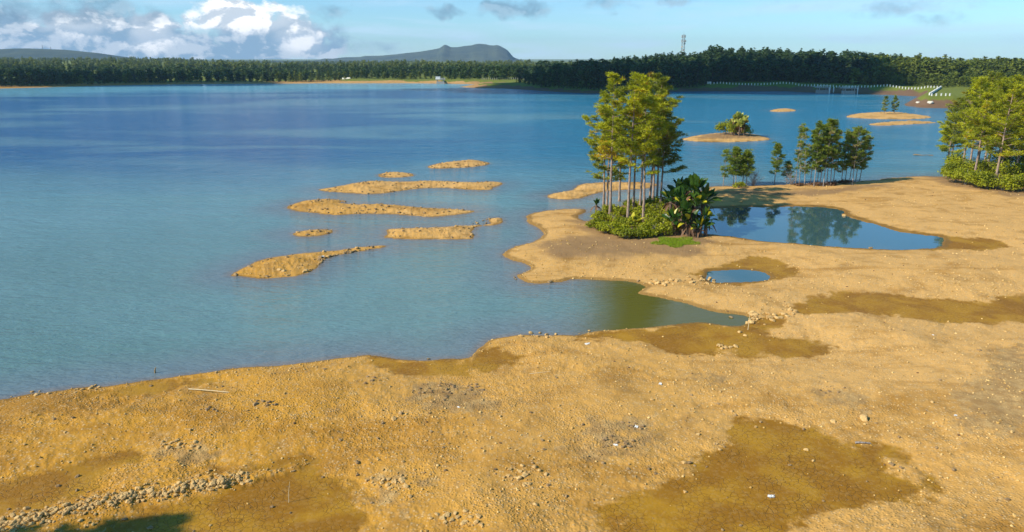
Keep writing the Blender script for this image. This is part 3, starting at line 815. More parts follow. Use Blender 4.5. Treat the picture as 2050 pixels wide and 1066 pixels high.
for (x, y, s, mt, lb) in [
    (54, 1021, .26, 0, 'lone round stone just above the rubble bank'), (802, 829, .30, 1, 'lone dark stone with pale slab below the grey patch'),
    (790, 842, .34, 0, 'pale slab beside a dark stone below the grey patch'), (863, 866, .18, 1, 'small dark stone left of the middle foreground'),
    (822, 996, .22, 0, 'lone stone below the lower middle heap'), (450, 978, .28, 0, 'large stone at the upper edge of the rubble bank'), (1370, 928, .30, 0, 'larger stone of the pair on the mud rim'),
    (1380, 930, .26, 1, 'darker stone of the pair on the mud rim'), (1312, 951, .20, 1, 'dark stone below the pair on the mud rim'), (1434, 891, .22, 0, 'pale stone at the upper left mud rim'),
    (1785, 932, .30, 1, 'brown stone beside the right tongue of the mud'), (1608, 862, .20, 1, 'stone at the top of the cracked mud'), (1730, 842, .55, 0, 'wide flat slab above the cracked mud'),
    (1668, 847, .30, 0, 'tan stone left of the wide flat slab'), (1918, 839, .24, 1, 'dark stone beside a white scrap at the right'), (1960, 703, .26, 1, 'dark stone far to the right below the wet channel'),
    (1347, 814, .20, 1, 'dark stone in the middle of the foreground'), (1437, 810, .20, 1, 'dark stone beside an ochre one near the middle'), (1466, 826, .24, 0, 'ochre stone right of the middle foreground'),
    (1480, 667, .34, 0, 'boulder in the wet hollow near the inlet'), (1492, 674, .30, 0, 'lower boulder in the wet hollow near the inlet'), (1464, 637, .34, 1, 'boulder standing in the shallow inlet'),
    (858, 721, .26, 1, 'dark stone at the waterline left of the lake corner'), (650, 741, .24, 1, 'brown stone near the shore left of the middle'), (1277, 565, .34, 1, 'boulder at the left end of the puddle row'),
    (1100, 567, .40, 1, 'boulder at the lower tip of the lobe'), (1690, 433, .60, 0, 'pale boulder on the edge of the blue pool'), (1743, 498, .40, 1, 'boulder at the lower edge of the blue pool'),
    (1207, 930, .20, 1, 'dark stone right of the stone heap'), (1258, 940, .18, 1, 'small dark stone beyond the stone heap'), (1098, 972, .20, 1, 'dark stone at the lower right of the stone heap')]:
    rock_list.append((x, y, s, mt, lb, None))
for _ in range(420):
    rock_list.append((random.uniform(-40, 2090), random.uniform(745, 1075), .05 + .19 * random.random() ** 3, random.choice([0, 1, 1]), 'stone lying loose on the open lakebed', 'loose stones of the open lakebed'))
# rubble rims of the small islands
for k, (pts, nn) in enumerate([(ISL_PX[0], 110), (ISL_PX[1], 50), (ISL_PX[2], 150), (ISL_PX[3], 170), (ISL_PX[4], 24), (ISL_PX[5], 70), (ISL_PX[6], 110), (ISL_PX[9], 20)]):
    P = np.array(pts); c0 = P.mean(0)
    for _ in range(nn):
        i = random.randrange(len(P)); t = random.random()
        q = P[i] * (1 - t) + P[(i + 1) % len(P)] * t
        q = c0 + (q - c0) * random.choice([random.uniform(0.84, 0.98), random.uniform(.2, .98)])
        rock_list.append((q[0], q[1], .12 + .36 * random.random() ** 2, random.choice([0, 1, 1]), 'stone on one of the low rubbly islands', 'stones of the low islands'))

RP0 = ground(np.array([r_[0] for r_ in rock_list]), np.array([r_[1] for r_ in rock_list]))
rock_list = [r_ for r_, q in zip(rock_list, RP0) if q[2] > .03 or r_[5] != 'loose stones of the open lakebed']
RP = ground(np.array([r_[0] for r_ in rock_list]), np.array([r_[1] for r_ in rock_list]))
dist = np.linalg.norm(RP - np.array([0, 0, CAMZ]), axis=1)
app = np.array([r_[2] for r_ in rock_list]) / dist
app[[i for i, r_ in enumerate(rock_list) if r_[5] is None]] += 10
order = np.argsort(-app)
N_SOLO = 285
solo = set(order[:N_SOLO].tolist())
rub = {0: Geo(), 1: Geo()}
seen_groups = {}
for i, (x, y, s, mt, lb, gp) in enumerate(rock_list):
    q = RP[i]; rz = random.uniform(0, 6.283)
    if i in solo:
        o = bpy.data.objects.new('stone', random.choice(ROCK_ME[mt])); COL.objects.link(o)
        o.location = (q[0], q[1], q[2] + s * 0.07); o.scale = (s * .62, s * .62, s * .62 * random.uniform(.8, 1.1))
        o.rotation_euler = (random.uniform(-.3, .3), random.uniform(-.3, .3), rz)
        tag(o, lb, 'stone', gp)
    else:
        V, F_ = random.choice(PEB if s < .15 else ROCKS[:]); ca, sa = math.cos(rz), math.sin(rz)
        V = V @ np.array([[ca, sa, 0], [-sa, ca, 0], [0, 0, 1]]) * s * .58 + q + [0, 0, s * .1]
        rub[0 if mt != 1 else 1].add(V, F_)
V0, F0, T0 = rub[0].arr(); V1, F1, T1 = rub[1].arr()
o = mesh_obj('rubble', np.vstack([V0, V1]), [np.vstack([F0[0], F1[0] + len(V0)])], [M_ROCK, M_ROCK_DK], mat_idx=np.r_[np.zeros(len(F0[0])), np.ones(len(F1[0]))])
tag(o, 'small rubble filling the stone heaps, the rubble bank and island rims', 'rubble', kind='stuff')


def pebbles(n, x0, x1, y0, y1, s0, s1, seed):
    r = np.random.default_rng(seed)
    x = r.uniform(x0, x1, n); y = y0 + (y1 - y0) * r.random(n) ** 1.25
    f = fields(x, y)
    dens = 0.30 + 0.9 * sm(fbm(x * 0.22, y * 0.22, 4, 0.6), -0.15, 0.35) + 0.5 * f['shore']
    k = (f['z'] > 0.01) & (r.random(n) < dens * (1 - 0.93 * f['wet'])) & (np.abs(x) < y * 0.80 + 6)
    x, y, z, wet_ = x[k], y[k], f['z'][k], f['wet'][k]
    z = gridval(ZG, x, y)
    m = len(x); s = s0 + (s1 - s0) * r.random(m) ** 3.0
    rz = r.uniform(0, 6.283, m); kind = r.integers(0, len(PEB), m)
    Vs, Fs, ni, tn = [], [], 0, []
    for q in range(len(PEB)):
        V, F_ = PEB[q]; sel = kind == q; c_ = int(sel.sum())
        ca, sa = np.cos(rz[sel])[:, None], np.sin(rz[sel])[:, None]
        X = V[None, :, 0] * ca - V[None, :, 1] * sa; Y = V[None, :, 0] * sa + V[None, :, 1] * ca
        P = np.stack([X, Y, np.broadcast_to(V[None, :, 2] * 1.1, X.shape)], -1) * s[sel][:, None, None] + np.stack([x[sel], y[sel], z[sel] + s[sel] * 0.25], -1)[:, None]
        Vs.append(P.reshape(-1, 3)); Fs.append((F_[None] + (np.arange(c_) * len(V))[:, None, None] + ni).reshape(-1, 3)); ni += c_ * len(V)
        tn.append(np.repeat(r.random(c_), len(V)))
    return np.vstack(Vs), np.vstack(Fs), np.concatenate(tn)


def mat_gravel():
    m, t, b = new_mat('gravel')
    ti = t.attr('tint')
    col = t.mix(ti, (0.40, 0.23, 0.05), (0.70, 0.49, 0.20))
    col = t.mix(t.step(ti, 0.94, 0.97), col, (0.16, 0.09, 0.04))
    t.l.new(col, b.inputs['Base Color']); b.inputs['Roughness'].default_value = 0.95
    return m


M_GRAVEL = mat_gravel()
A1 = pebbles(46000, -48, 60, 22, 72, 0.020, 0.105, 3)
A2 = pebbles(9000, -10, 90, 60, 120, 0.035, 0.14, 4)
o = mesh_obj('gravel', np.vstack([A1[0], A2[0]]), [np.vstack([A1[1], A2[1] + len(A1[0])])], M_GRAVEL, attrs={'tint': np.r_[A1[2], A2[2]]})
tag(o, 'loose ochre gravel strewn over the dry lakebed', 'gravel', kind='stuff')


# ---------------------------------------------------------------- foliage primitives
def blades(g, C, n, L, wd_, flatz, up, r, tint, spread):
    """n thin needle blades round every centre in C"""
    m = len(C)
    d = r.normal(size=(m, n, 3)); d[..., 2] = d[..., 2] * flatz + up
    d /= np.linalg.norm(d, axis=2)[..., None] + 1e-9
    o_ = C[:, None] + d * r.uniform(0.0, 1.0, (m, n, 1)) * np.asarray(spread)
    ll = L * r.uniform(0.7, 1.3, (m, n, 1))
    s = np.cross(d, r.normal(size=(m, n, 3))); s /= np.linalg.norm(s, axis=2)[..., None] + 1e-9
    s = s * wd_ * r.uniform(0.6, 1.3, (m, n, 1))
    V = np.stack([o_ - s, o_ + s, o_ + d * ll], 2).reshape(-1, 3)
    F_ = np.arange(len(V)).reshape(-1, 3)
    tt = np.clip(np.asarray(tint)[:, None] + r.normal(scale=0.10, size=(m, n)), 0, 0.92 if np.max(tint) <= 0.92 else 1)
    g.add(V, F_, np.repeat(tt.ravel(), 3))


def leaves(g, C, Nn, size, r, tint):
    """one folded leaf (quad) at every centre"""
    m = len(C)
    n = Nn + r.normal(scale=0.6, size=(m, 3)); n /= np.linalg.norm(n, axis=1)[:, None] + 1e-9
    a = np.cross(n, r.normal(size=(m, 3))); a /= np.linalg.norm(a, axis=1)[:, None] + 1e-9
    b = np.cross(n, a)
    s = size * r.uniform(0.6, 1.4, (m, 1))
    V = np.stack([C - a * s, C - b * s * .5, C + a * s, C + b * s * .5], 1).reshape(-1, 3)
    g.add(V, np.arange(len(V)).reshape(-1, 4), np.repeat(tint, 4))


def make_pine(H, seed, cb=0.42, cr=2.3, tr=0.17, nl=26, mat=M_PINE, bark=M_BARK, dens=1.0, top=0.55, bare=0, nsize=.42, lean=0.40, brown=0.03, low=1.3, nw=.045, sprd=.34):
    """pine: returns (trunk geo, crown geo); a slightly bent trunk, upswept limbs and plates of needle tufts"""
    r = np.random.default_rng(seed)
    gt, gc = Geo(), Geo()
    n = 14; tz = np.linspace(0, 1, n)
    bx = np.cumsum(r.normal(scale=0.045, size=n)) * lean + r.normal(scale=lean * .8) * tz ** 1.5; by = np.cumsum(r.normal(scale=0.045, size=n)) * lean
    bx -= bx[0]; by -= by[0]
    P = np.c_[bx, by, tz * H - .3 * (tz == 0)]
    R = tr * (1 - 0.86 * tz) + tr * 0.45 * np.exp(-tz * 25)
    tube(gt, P, R, 8)
    C = []; tn = []
    ga = r.uniform(0, 6.28)
    for i in range(nl):
        f = (i + r.uniform(0, 0.9)) / nl
        h = cb + (0.985 - cb) * f
        ga += 2.4 + r.normal(scale=0.5)
        prof = (0.55 * low + (1 - 0.55 * low) * min(1, f / 0.28)) * (1 - max(0, (f - 0.5)) / 0.5 * (1 - 0.32 * top / .55)) if f > 0 else 0.5
        ln = cr * prof * r.uniform(0.60, 1.22)
        p0 = np.array([np.interp(h, tz, P[:, 0]), np.interp(h, tz, P[:, 1]), h * H])
        upv = r.uniform(0.05, 0.45) + 0.5 * f
        dr = np.array([math.cos(ga), math.sin(ga), upv]); dr /= np.linalg.norm(dr)
        k = 6; s_ = np.linspace(0, 1, k)
        Q = p0 + dr * ln * s_[:, None] + np.c_[r.normal(scale=.05, size=k), r.normal(scale=.05, size=k), -0.12 * ln * np.sin(s_ * 3.14) + 0.10 * ln * s_ ** 2] * s_[:, None] ** .5
        rb = tr * 0.30 * (1 - 0.5 * f) * max(.5, ln / cr)
        tube(gt, Q, rb * (1 - 0.75 * s_) + .008, 4, cap=False)
        is_bare = r.random() < bare
        tt = r.uniform(0.15, 0.85)
        if r.random() < brown: tt = 1.0
        m = int(max(3, ln * 5.2 * dens))
        for q in range(m):
            s = r.uniform(0.30, 1.05)
            c_ = p0 + (Q[-1] - p0) * s
            c_ = np.array([np.interp(s, s_, Q[:, 0]), np.interp(s, s_, Q[:, 1]), np.interp(s, s_, Q[:, 2])])
            sd = np.array([-dr[1], dr[0], 0]) * r.normal(scale=0.28 * ln * (0.4 + .5 * (1 - abs(s - .6))))
            e = c_ + sd + np.array([0, 0, r.uniform(0.0, 0.28)])
            if r.random() < .5: tube(gt, [c_, (c_ + e) / 2 + [0, 0, .04], e], [rb * .35 + .006, rb * .25 + .005, .006], 3, cap=False)
            if not is_bare:
                C.append(e); tn.append(min(1, max(0, tt + r.normal(scale=.12))) if tt < 1 else 1.0)
    # leader tufts
    for q in range(int(8 * dens)):
        C.append(P[-1] + r.normal(scale=.28, size=3) * [1, 1, 1.0] + [0, 0, -.2]); tn.append(r.uniform(.3, .8))
    # dead stubs below the crown
    for q in range(int(6)):
        h = r.uniform(min(cb * .8, max(.18, cb - .28)), cb); a = r.uniform(0, 6.28); l_ = r.uniform(.25, .9)
        p0 = np.array([np.interp(h, tz, P[:, 0]), np.interp(h, tz, P[:, 1]), h * H])
        tube(gt, [p0, p0 + [math.cos(a) * l_, math.sin(a) * l_, .1 * l_]], [tr * .12, .008], 3, cap=False)
    C = np.array(C); tn = np.array(tn)
    blades(gc, C, int(56 * min(1.3, max(.6, dens))), nsize, nw, 0.55, 0.30, r, tn, [sprd, sprd, sprd * .5])
    return gt, gc


def plant_pine(px, py, ytop, seed, name='pine_tree', label='', cat='pine tree', group=None, **kw):
    q = ground(px, py)[0]
    # height that reaches the row ytop
    d = ray(px, ytop); dist_h = math.hypot(q[0], q[1])
    k = q[1] / d[1]
    H = CAMZ + d[2] * k - q[2]
    gt, gc = make_pine(H, seed, **kw)
    e = empty(name, (q[0], q[1], q[2] - 0.05), label, cat, group)
    gt.obj('trunk', kw.get('bark', M_BARK), e, True)
    gc.obj('crown', kw.get('mat', M_PINE), e)
    return e, q, H


ORD = ['first', 'second', 'third', 'fourth', 'fifth', 'sixth', 'seventh', 'eighth', 'ninth', 'tenth', 'eleventh', 'twelfth', 'thirteenth', 'fourteenth', 'fifteenth', 'sixteenth', 'seventeenth',
       'eighteenth', 'nineteenth', 'twentieth', 'twenty-first', 'twenty-second', 'twenty-third', 'twenty-fourth', 'twenty-fifth', 'twenty-sixth', 'twenty-seventh', 'twenty-eighth', 'twenty-ninth', 'thirtieth']

# tall pines of the middle clump: base x, base y, top y, crown base, crown radius
MID = [(1208, 425, 196, .45, 1.9), (1215, 432, 236, .36, 2.2), (1220, 444, 150, .42, 2.0), (1240, 404, 178, .45, 1.9), (1256, 452, 152, .48, 1.9), (1267, 424, 190, .50, 1.8), (1280, 434, 160, .50, 1.8),
       (1288, 451, 200, .44, 2.1), (1300, 410, 162, .45, 2.0), (1307, 402, 152, .42, 2.3), (1314, 414, 190, .40, 2.3), (1322, 424, 226, .42, 2.0)]
for i, (bx_, by_, ty_, cb_, cr_) in enumerate(MID):
    plant_pine(bx_, by_, ty_, 100 + i, label=f'{ORD[i]} tall sunlit pine from the left in the clump beside the palms', group='tall pines of the middle clump',
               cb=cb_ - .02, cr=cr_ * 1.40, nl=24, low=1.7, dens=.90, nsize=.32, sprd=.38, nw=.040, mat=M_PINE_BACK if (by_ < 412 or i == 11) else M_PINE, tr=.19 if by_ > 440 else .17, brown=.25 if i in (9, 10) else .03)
# big clump at the right edge
RGT = [(1896, 330, 232, .30, 2.3), (1904, 325, 205, .35, 2.4), (1925, 345, 176, .36, 3.0), (1938, 352, 158, .40, 2.8), (1948, 364, 190, .42, 3.0), (1955, 340, 152, .40, 3.0), (1966, 352, 165, .38, 3.0), (1978, 330, 160, .35, 3.0),
       (1990, 378, 168, .34, 3.2), (2002, 352, 158, .35, 3.2), (2018, 342, 185, .30, 3.0), (2032, 355, 175, .32, 3.2), (2049, 366, 150, .36, 3.2), (2072, 350, 160, .30, 3.2), (2100, 362, 165, .30, 3.2)]
for i, (bx_, by_, ty_, cb_, cr_) in enumerate(RGT):
    plant_pine(bx_, by_, ty_, 200 + i, label=f'{ORD[i]} broad pine from the left in the dense clump at the right edge', group='pines of the right edge clump',
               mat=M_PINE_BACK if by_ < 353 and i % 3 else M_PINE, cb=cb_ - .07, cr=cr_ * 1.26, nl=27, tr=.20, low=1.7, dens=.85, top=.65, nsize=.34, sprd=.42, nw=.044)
# thin young trees of the grove on the far beach
GRV = [(1448, 369, 300, 1), (1468, 369, 302, 0), (1473, 371, 296, 0), (1486, 369, 308, 0), (1494, 371, 303, 0), (1550, 367, 290, 0), (1575, 366, 326, 1), (1592, 367, 254, 1), (1600, 366, 268, 1),
       (1610, 369, 258, 1), (1622, 368, 262, 0), (1629, 371, 246, 0), (1636, 367, 252, 0), (1641, 370, 262, 0), (1648, 371, 240, 0), (1655, 368, 246, 0), (1662, 370, 244, 0), (1668, 367, 262, 0), (1684, 366, 264, 1),
       (1692, 364, 270, 0), (1700, 366, 262, 0), (1706, 368, 256, 1), (1712, 365, 262, 0), (1720, 362, 274, 0)]
for i, (bx_, by_, ty_, br) in enumerate(GRV):
    plant_pine(bx_, by_ + 3, ty_, 300 + i, label=f'{ORD[i]} slim young pine from the left in the grove on the far beach', group='slim young pines of the beach grove', mat=M_PINE_DARK,
               bark=M_BARK_GREY, cb=.26 if not br else .22, cr=1.2 if not br else 1.1, tr=.075, nl=27, dens=1.0 if not br else .8, bare=.12 if not br else .45, nsize=.26, lean=.35, brown=.10, top=.2, nw=.04)
for i, (bx_, by_, ty_, lb) in enumerate([(1770, 228, 194, 'left sparse little tree on the low sand island'), (1790, 228, 193, 'right sparse little tree on the low sand island')]):
    plant_pine(bx_, by_, ty_, 350 + i, name='small_tree', cat='tree', label=lb, mat=M_PINE_DARK, bark=M_BARK_GREY, cb=.15, cr=1.5, tr=.10, nl=22, dens=.6, bare=.4 if i == 0 else .15, nsize=.4, lean=.3, top=.2, nw=.06)


# ---------------------------------------------------------------- shrubs
def make_shrub(rx, ry, h, seed, leaf=.13, n=1500, yell=.35, stems=7):
    r = np.random.default_rng(seed); gs, gl = Geo(), Geo()
    for k in range(stems):
        a = r.uniform(0, 6.28); q = r.uniform(.2, .75)
        e = np.array([math.cos(a) * rx * q, math.sin(a) * ry * q, h * r.uniform(.55, .9)])
        tube(gs, [[0, 0, -.1], e * [.35, .35, .5], e], [.05, .035, .012], 4, cap=False)
    nb = 11; cs = []
    for k in range(nb):
        a = r.uniform(0, 6.28); q = r.uniform(0, .7) ** .7
        cs.append((math.cos(a) * rx * q, math.sin(a) * ry * q, h * r.uniform(.25, .74) * (1 - .35 * q), r.uniform(.32, .52)))
    cs = np.array(cs); m = n // nb
    for (cx, cy, cz, rr) in cs:
        d = r.normal(size=(m, 3)); d[:, 2] = np.abs(d[:, 2]) * 1.0 - .25; d /= np.linalg.norm(d, axis=1)[:, None]
        lump = 1 + .30 * np.sin(d[:, 0] * 6 + cx * 9) * np.sin(d[:, 1] * 7 + cy * 5)
        C = np.array([cx, cy, cz]) + d * (np.array([rx, ry, h * .72]) * rr) * (lump * r.uniform(.55, 1.08, m))[:, None]
        C[:, 2] = np.maximum(C[:, 2], .02)
        leaves(gl, C, d, leaf, r, np.clip(r.uniform(.1, .9) * (1 - yell) + yell * r.random(m) + r.normal(scale=.06, size=m), 0, .92))
    return gs, gl


def plant_shrub(px, py, rx, h, seed, label, group, mat=M_SHRUB, name='shrub', **kw):
    q = ground(px, py)[0]
    gs, gl = make_shrub(rx, rx * .8, h, seed, **kw)
    e = empty(name, (q[0], q[1], q[2] - .05), label, 'shrub', group)
    gs.obj('stems', M_BARK_GREY, e, True); gl.obj('foliage', mat, e)
    return e


for i, (x, y, rx, h) in enumerate([(1196, 462, 1.5, 1.6), (1212, 470, 1.6, 1.5), (1232, 474, 1.7, 1.7), (1254, 479, 1.7, 1.5), (1278, 480, 1.6, 1.6), (1300, 477, 1.5, 1.8), (1322, 474, 1.6, 1.9), (1205, 448, 1.4, 1.7),
                                   (1236, 458, 1.6, 1.9), (1268, 464, 1.6, 1.9), (1300, 460, 1.7, 2.1), (1328, 456, 1.8, 2.5), (1222, 436, 1.5, 1.7), (1250, 440, 1.6, 1.9), (1282, 444, 1.6, 2.0), (1312, 440, 1.7, 2.4),
                                   (1338, 440, 1.7, 2.6), (1262, 424, 1.5, 1.8), (1300, 424, 1.7, 2.0), (1330, 424, 1.6, 2.3), (1345, 466, 1.4, 2.0)]):
    plant_shrub(x, y - 3, rx, h, 400 + i, 'yellow green leafy shrub crowded round the feet of the tall middle pines', 'shrubs under the tall middle pines')
for i, (x, y, rx, h) in enumerate([(1898, 357, 2.2, 3.6), (1912, 366, 2.3, 2.9), (1932, 370, 2.3, 3.0), (1956, 376, 2.4, 2.8), (1975, 378, 2.2, 3.0), (2006, 382, 2.3, 3.0), (2030, 384, 2.5, 3.2), (2056, 384, 2.5, 3.2),
                                   (1920, 350, 2.4, 3.8), (1950, 356, 2.6, 3.8), (1985, 360, 2.6, 4.0), (2015, 364, 2.6, 4.2), (2045, 366, 2.6, 4.2), (2085, 380, 2.6, 3.6), (1905, 340, 2.2, 3.8), (2000, 340, 2.6, 4.5), (2040, 340, 2.6, 4.5)]):
    plant_shrub(x, y, rx, h, 440 + i, 'olive green shrub in the thicket under the right edge pines', 'shrubs under the right edge pines', leaf=.17, n=1500)
for i, (x, y, rx, h) in enumerate([(1632, 372, 1.3, .7), (1660, 372, 1.3, .7), (1690, 368, 1.4, .8), (1600, 372, 1.2, .5)]):
    plant_shrub(x, y, rx, h, 470 + i, 'low brown scrub at the feet of the beach grove', 'scrub under the beach grove', mat=M_DRY, n=500)
plant_shrub(1478, 376, 1.2, 1.1, 480, 'low olive shrub among the left trees of the beach grove', None, n=500)
plant_shrub(1453, 270, 2.9, 4.4, 481, 'rounded yellow green shrub at the left end of the palm island', None, leaf=.22, n=1600)
plant_shrub(1472, 271, 3.0, 4.0, 482, 'wide low shrub at the foot of the pale island palm', None, leaf=.22, n=1600)
plant_shrub(1486, 271, 2.4, 3.2, 483, 'low shrub at the right end of the palm island', None, leaf=.22, n=1300)


def bare_bush(px, py, rx, h, seed, label, n=40):
    q = ground(px, py)[0]; r = np.random.default_rng(seed); g = Geo()
    for k in range(n):
        a = r.uniform(0, 6.28); t = r.uniform(.1, 1)
        e = np.array([math.cos(a) * rx * t, math.sin(a) * rx * t * .8, h * r.uniform(.4, 1) * (1 - .3 * t)])
        md = e * [.4, .4, .6]
        tube(g, [[0, 0, -.1], md, e], [.03, .02, .008], 3, cap=False)
        for u in range(5):
            f = e + r.normal(scale=.28, size=3); tube(g, [md + (e - md) * r.uniform(.2, .9), f], [.012, .006], 3, cap=False)
    o = g.obj('bare_bush', M_BARK_GREY); o.location = (q[0], q[1], q[2])
    tag(o, label, 'bush')


bare_bush(1508, 373, 1.9, 2.9, 5, 'leafless grey bush right of the left grove trees')
bare_bush(1584, 371, 1.5, 2.2, 6, 'leafless grey bush at the left foot of the main beach grove', 28)


# ---------------------------------------------------------------- traveller's palms
def big_leaf(g, p, dr, L, wd_, r, tint, droop=.35, pet=.35):
    """paddle leaf on a stalk; the blade is creased and arches over"""
    dr = dr / np.linalg.norm(dr); k = 9
    s = np.linspace(0, 1, k)
    P = p + dr * (L * s)[:, None] - np.array([0, 0, 1.0]) * (droop * L * s ** 2.4)[:, None]
    tube(g, P[:5], np.linspace(.05, .025, 5), 4, tint=.35, cap=False)
    side = np.cross(dr, [0, 0, 1.0]); side /= np.linalg.norm(side) + 1e-9
    side = side * math.cos(r.uniform(-.9, .9)) + np.cross(side, dr) * math.sin(r.uniform(-.9, .9))
    side /= np.linalg.norm(side)
    nrm = np.cross(side, dr)
    b = np.clip((s - pet) / (1 - pet), 0, 1)
    w = wd_ * np.sin(np.pi * np.clip(b, .02, .97) ** .75) ** .6 * (b > 0)
    j = 1 + r.normal(scale=.14, size=k)
    A = P + side * (w * j)[:, None] + nrm * (w * .28)[:, None]; B_ = P - side * (w * (2 - j))[:, None] + nrm * (w * .28)[:, None]
    V = np.vstack([A, P, B_]); i = np.arange(k - 1)[3:]
    F_ = np.vstack([np.stack([i, i + 1, k + i + 1, k + i], -1), np.stack([k + i, k + i + 1, 2 * k + i + 1, 2 * k + i], -1)])
    g.add(V, F_, tint)


def make_palm(Ht, Lf, nf, seed, tr=.16, fan=None, mat=M_PALM, yellow=.08, dry=6, wf=.15, sp=1.15):
    r = np.random.default_rng(seed); gt, gl, gd = Geo(), Geo(), Geo()
    z = np.linspace(0, 1, 7); lx, ly = r.normal(scale=.12, size=2) * Ht * .4
    P = np.c_[lx * z ** 1.5, ly * z ** 1.5, Ht * z]; tube(gt, P, tr * (1.15 - .25 * z) * (1 + .06 * np.sin(z * 40)), 8)
    fa = fan if fan is not None else r.uniform(0, 3.14)
    for k in range(nf):
        t = -1 + 2 * k / max(1, nf - 1)
        ang = t * sp + r.normal(scale=.10)
        hd = np.array([math.cos(fa), math.sin(fa), 0]) * math.sin(ang) + np.array([-math.sin(fa), math.cos(fa), 0]) * r.normal(scale=.28)
        d = hd + np.array([0, 0, math.cos(ang) + .05])
        tt = r.uniform(.05, .8) if r.random() > yellow else 1.0
        big_leaf(gl, P[-1] - [0, 0, .1], d, Lf * r.uniform(.8, 1.15), Lf * wf, r, tt, droop=.05 + .35 * abs(t) * r.uniform(.5, 1.3))
    for k in range(dry):
        a = r.uniform(0, 6.28)
        big_leaf(gd, P[-1] - [0, 0, .2], np.array([math.cos(a), math.sin(a), .1]), Lf * r.uniform(.5, .8), Lf * .08, r, r.random(), droop=1.0)
    return gt, gl, gd


def plant_palm(px, py, Ht, Lf, nf, seed, label, group=None, mat=M_PALM, **kw):
    q = ground(px, py)[0]
    gt, gl, gd = make_palm(Ht, Lf, nf, seed, mat=mat, **kw)
    e = empty('palm', (q[0], q[1], q[2] - .05), label, 'palm', group)
    gt.obj('trunk', M_TRUNK_PALM, e, True); gl.obj('fronds', mat, e)
    if gd.V: gd.obj('dry_fronds', M_DRY, e)


G_P = 'dark paddle leaved palms beside the middle pines'
for i, (x, y, ht, lf, nf) in enumerate([(1346, 468, 1.4, 2.2, 13), (1368, 470, 2.4, 2.4, 14), (1340, 455, 3.2, 2.2, 12), (1352, 450, 3.6, 2.3, 13), (1364, 462, 3.2, 2.4, 14), (1372, 456, 4.6, 2.6, 15), (1384, 466, 4.8, 2.7, 16), (1392, 471, 3.4, 2.5, 15), (1401, 466, 3.8, 2.4, 14),
                                        (1412, 473, 1.9, 2.1, 12), (1376, 472, 1.5, 2.2, 12), (1358, 438, 3.6, 2.2, 12), (1400, 474, 1.0, 1.9, 10)]):
    plant_palm(x, y, ht, lf, int(nf * 1.4), 500 + i, f'{ORD[i]} dark paddle leaved palm planted in the thicket beside the middle pines', G_P, yellow=.12, tr=.2)
plant_palm(1193, 440, 1.9, 1.15, 9, 530, 'small lone palm left of the middle pines with browned hanging leaves', dry=10, yellow=.15, sp=.45)
plant_palm(1266, 463, .7, 1.9, 6, 531, 'young bright palm rising from the shrubs between pine trunks', dry=1, yellow=.9, sp=.5)
for i, (x, y, ht, lf, nf, lb) in enumerate([(1467, 271, 2.4, 2.0, 26, 'left pale palm above the island shrubs'), (1474, 271, 4.0, 2.0, 34, 'tallest pale palm above the island shrubs'), (1481, 271, 3.9, 2.0, 34, 'third pale palm above the island shrubs'),
                                            (1489, 272, 3.2, 1.9, 30, 'right pale palm above the island shrubs'), (1479, 273, 2.6, 2.0, 30, 'lowest pale palm in front on the island')]):
    plant_palm(x, y, ht, lf * 1.2, nf, 540 + i, lb, 'pale palms of the island', mat=M_PALM_PALE, yellow=.1, dry=5, wf=.17)

# bright grass below the palms
r = np.random.default_rng(11); g = Geo()
a = r.uniform(0, 6.28, 5200); q = np.sqrt(r.random(5200)) * (1 + .25 * np.sin(a * 5))
gp = ground(1352 + np.cos(a) * 42 * q, 486 + np.sin(a) * 9 * q)
gp[:, 2] -= .02
n = len(gp); d = np.c_[r.normal(scale=.3, size=(n, 2)), np.ones(n)]; s = r.normal(size=(n, 3)) * [1, 1, 0]; s /= np.linalg.norm(s, axis=1)[:, None]
V = np.stack([gp - s * .022, gp + s * .022, gp + d * r.uniform(.10, .28, (n, 1))], 1).reshape(-1, 3)
g.add(V, np.arange(len(V)).reshape(-1, 3), np.repeat(r.random(n), 3))
tag(g.obj('grass', M_GRASS), 'bright green patch of short grass below the dark palms', 'grass', kind='stuff')


# ---------------------------------------------------------------- far trees
def far_tree(seed, conif=False):
    """12 m tree for the far shores: short limbs, crown of leaf clumps; returns trunk, crown arrays"""
    r = np.random.default_rng(seed); gt, gc = Geo(), Geo()
    H = 12.0
    tube(gt, [[0, 0, -.5], [.1, 0, 4], [.1, .1, H * .85]], [.22, .16, .04], 5, cap=False)
    if conif:
        lv = 11
        for k in range(lv):
            f = k / (lv - 1); z = 1.6 + (H - 1.5) * f; rad_ = 2.6 * (1 - f) ** .75 + .25
            m = int(24 - 12 * f); a = r.uniform(0, 6.28, m); q = r.uniform(.35, 1.1, m)
            C = np.c_[np.cos(a) * rad_ * q, np.sin(a) * rad_ * q, z - q * .5 + r.normal(scale=.25, size=m)]
            leaves(gc, C, np.c_[np.cos(a) * .5, np.sin(a) * .5, np.ones(m)], .62, r, np.clip(r.uniform(.2, .8) + r.normal(scale=.15, size=m), 0, 1))
    else:
        nb = 12
        for k in range(nb):
            a = r.uniform(0, 6.28); q = r.uniform(.0, 1.0); z = 1.6 + 8.8 * (k + r.random()) / nb; rr = r.uniform(1.1, 1.9)
            w = 2.3 * (1 - abs(z - 6.8) / 7)
            c_ = np.array([math.cos(a) * w * q, math.sin(a) * w * q, z])
            tube(gt, [[.1, 0, z - 2], c_], [.08, .03], 3, cap=False)
            m = 30; d = r.normal(size=(m, 3)); d /= np.linalg.norm(d, axis=1)[:, None]
            leaves(gc, c_ + d * rr * r.uniform(.5, 1.05, (m, 1)) * [1, 1, .85], d, .60, r, np.clip(r.uniform(.1, .9) + r.normal(scale=.12, size=m), 0, 1))
    return gt, gc


FT = [far_tree(s, s % 3 == 0) for s in range(600, 606)]


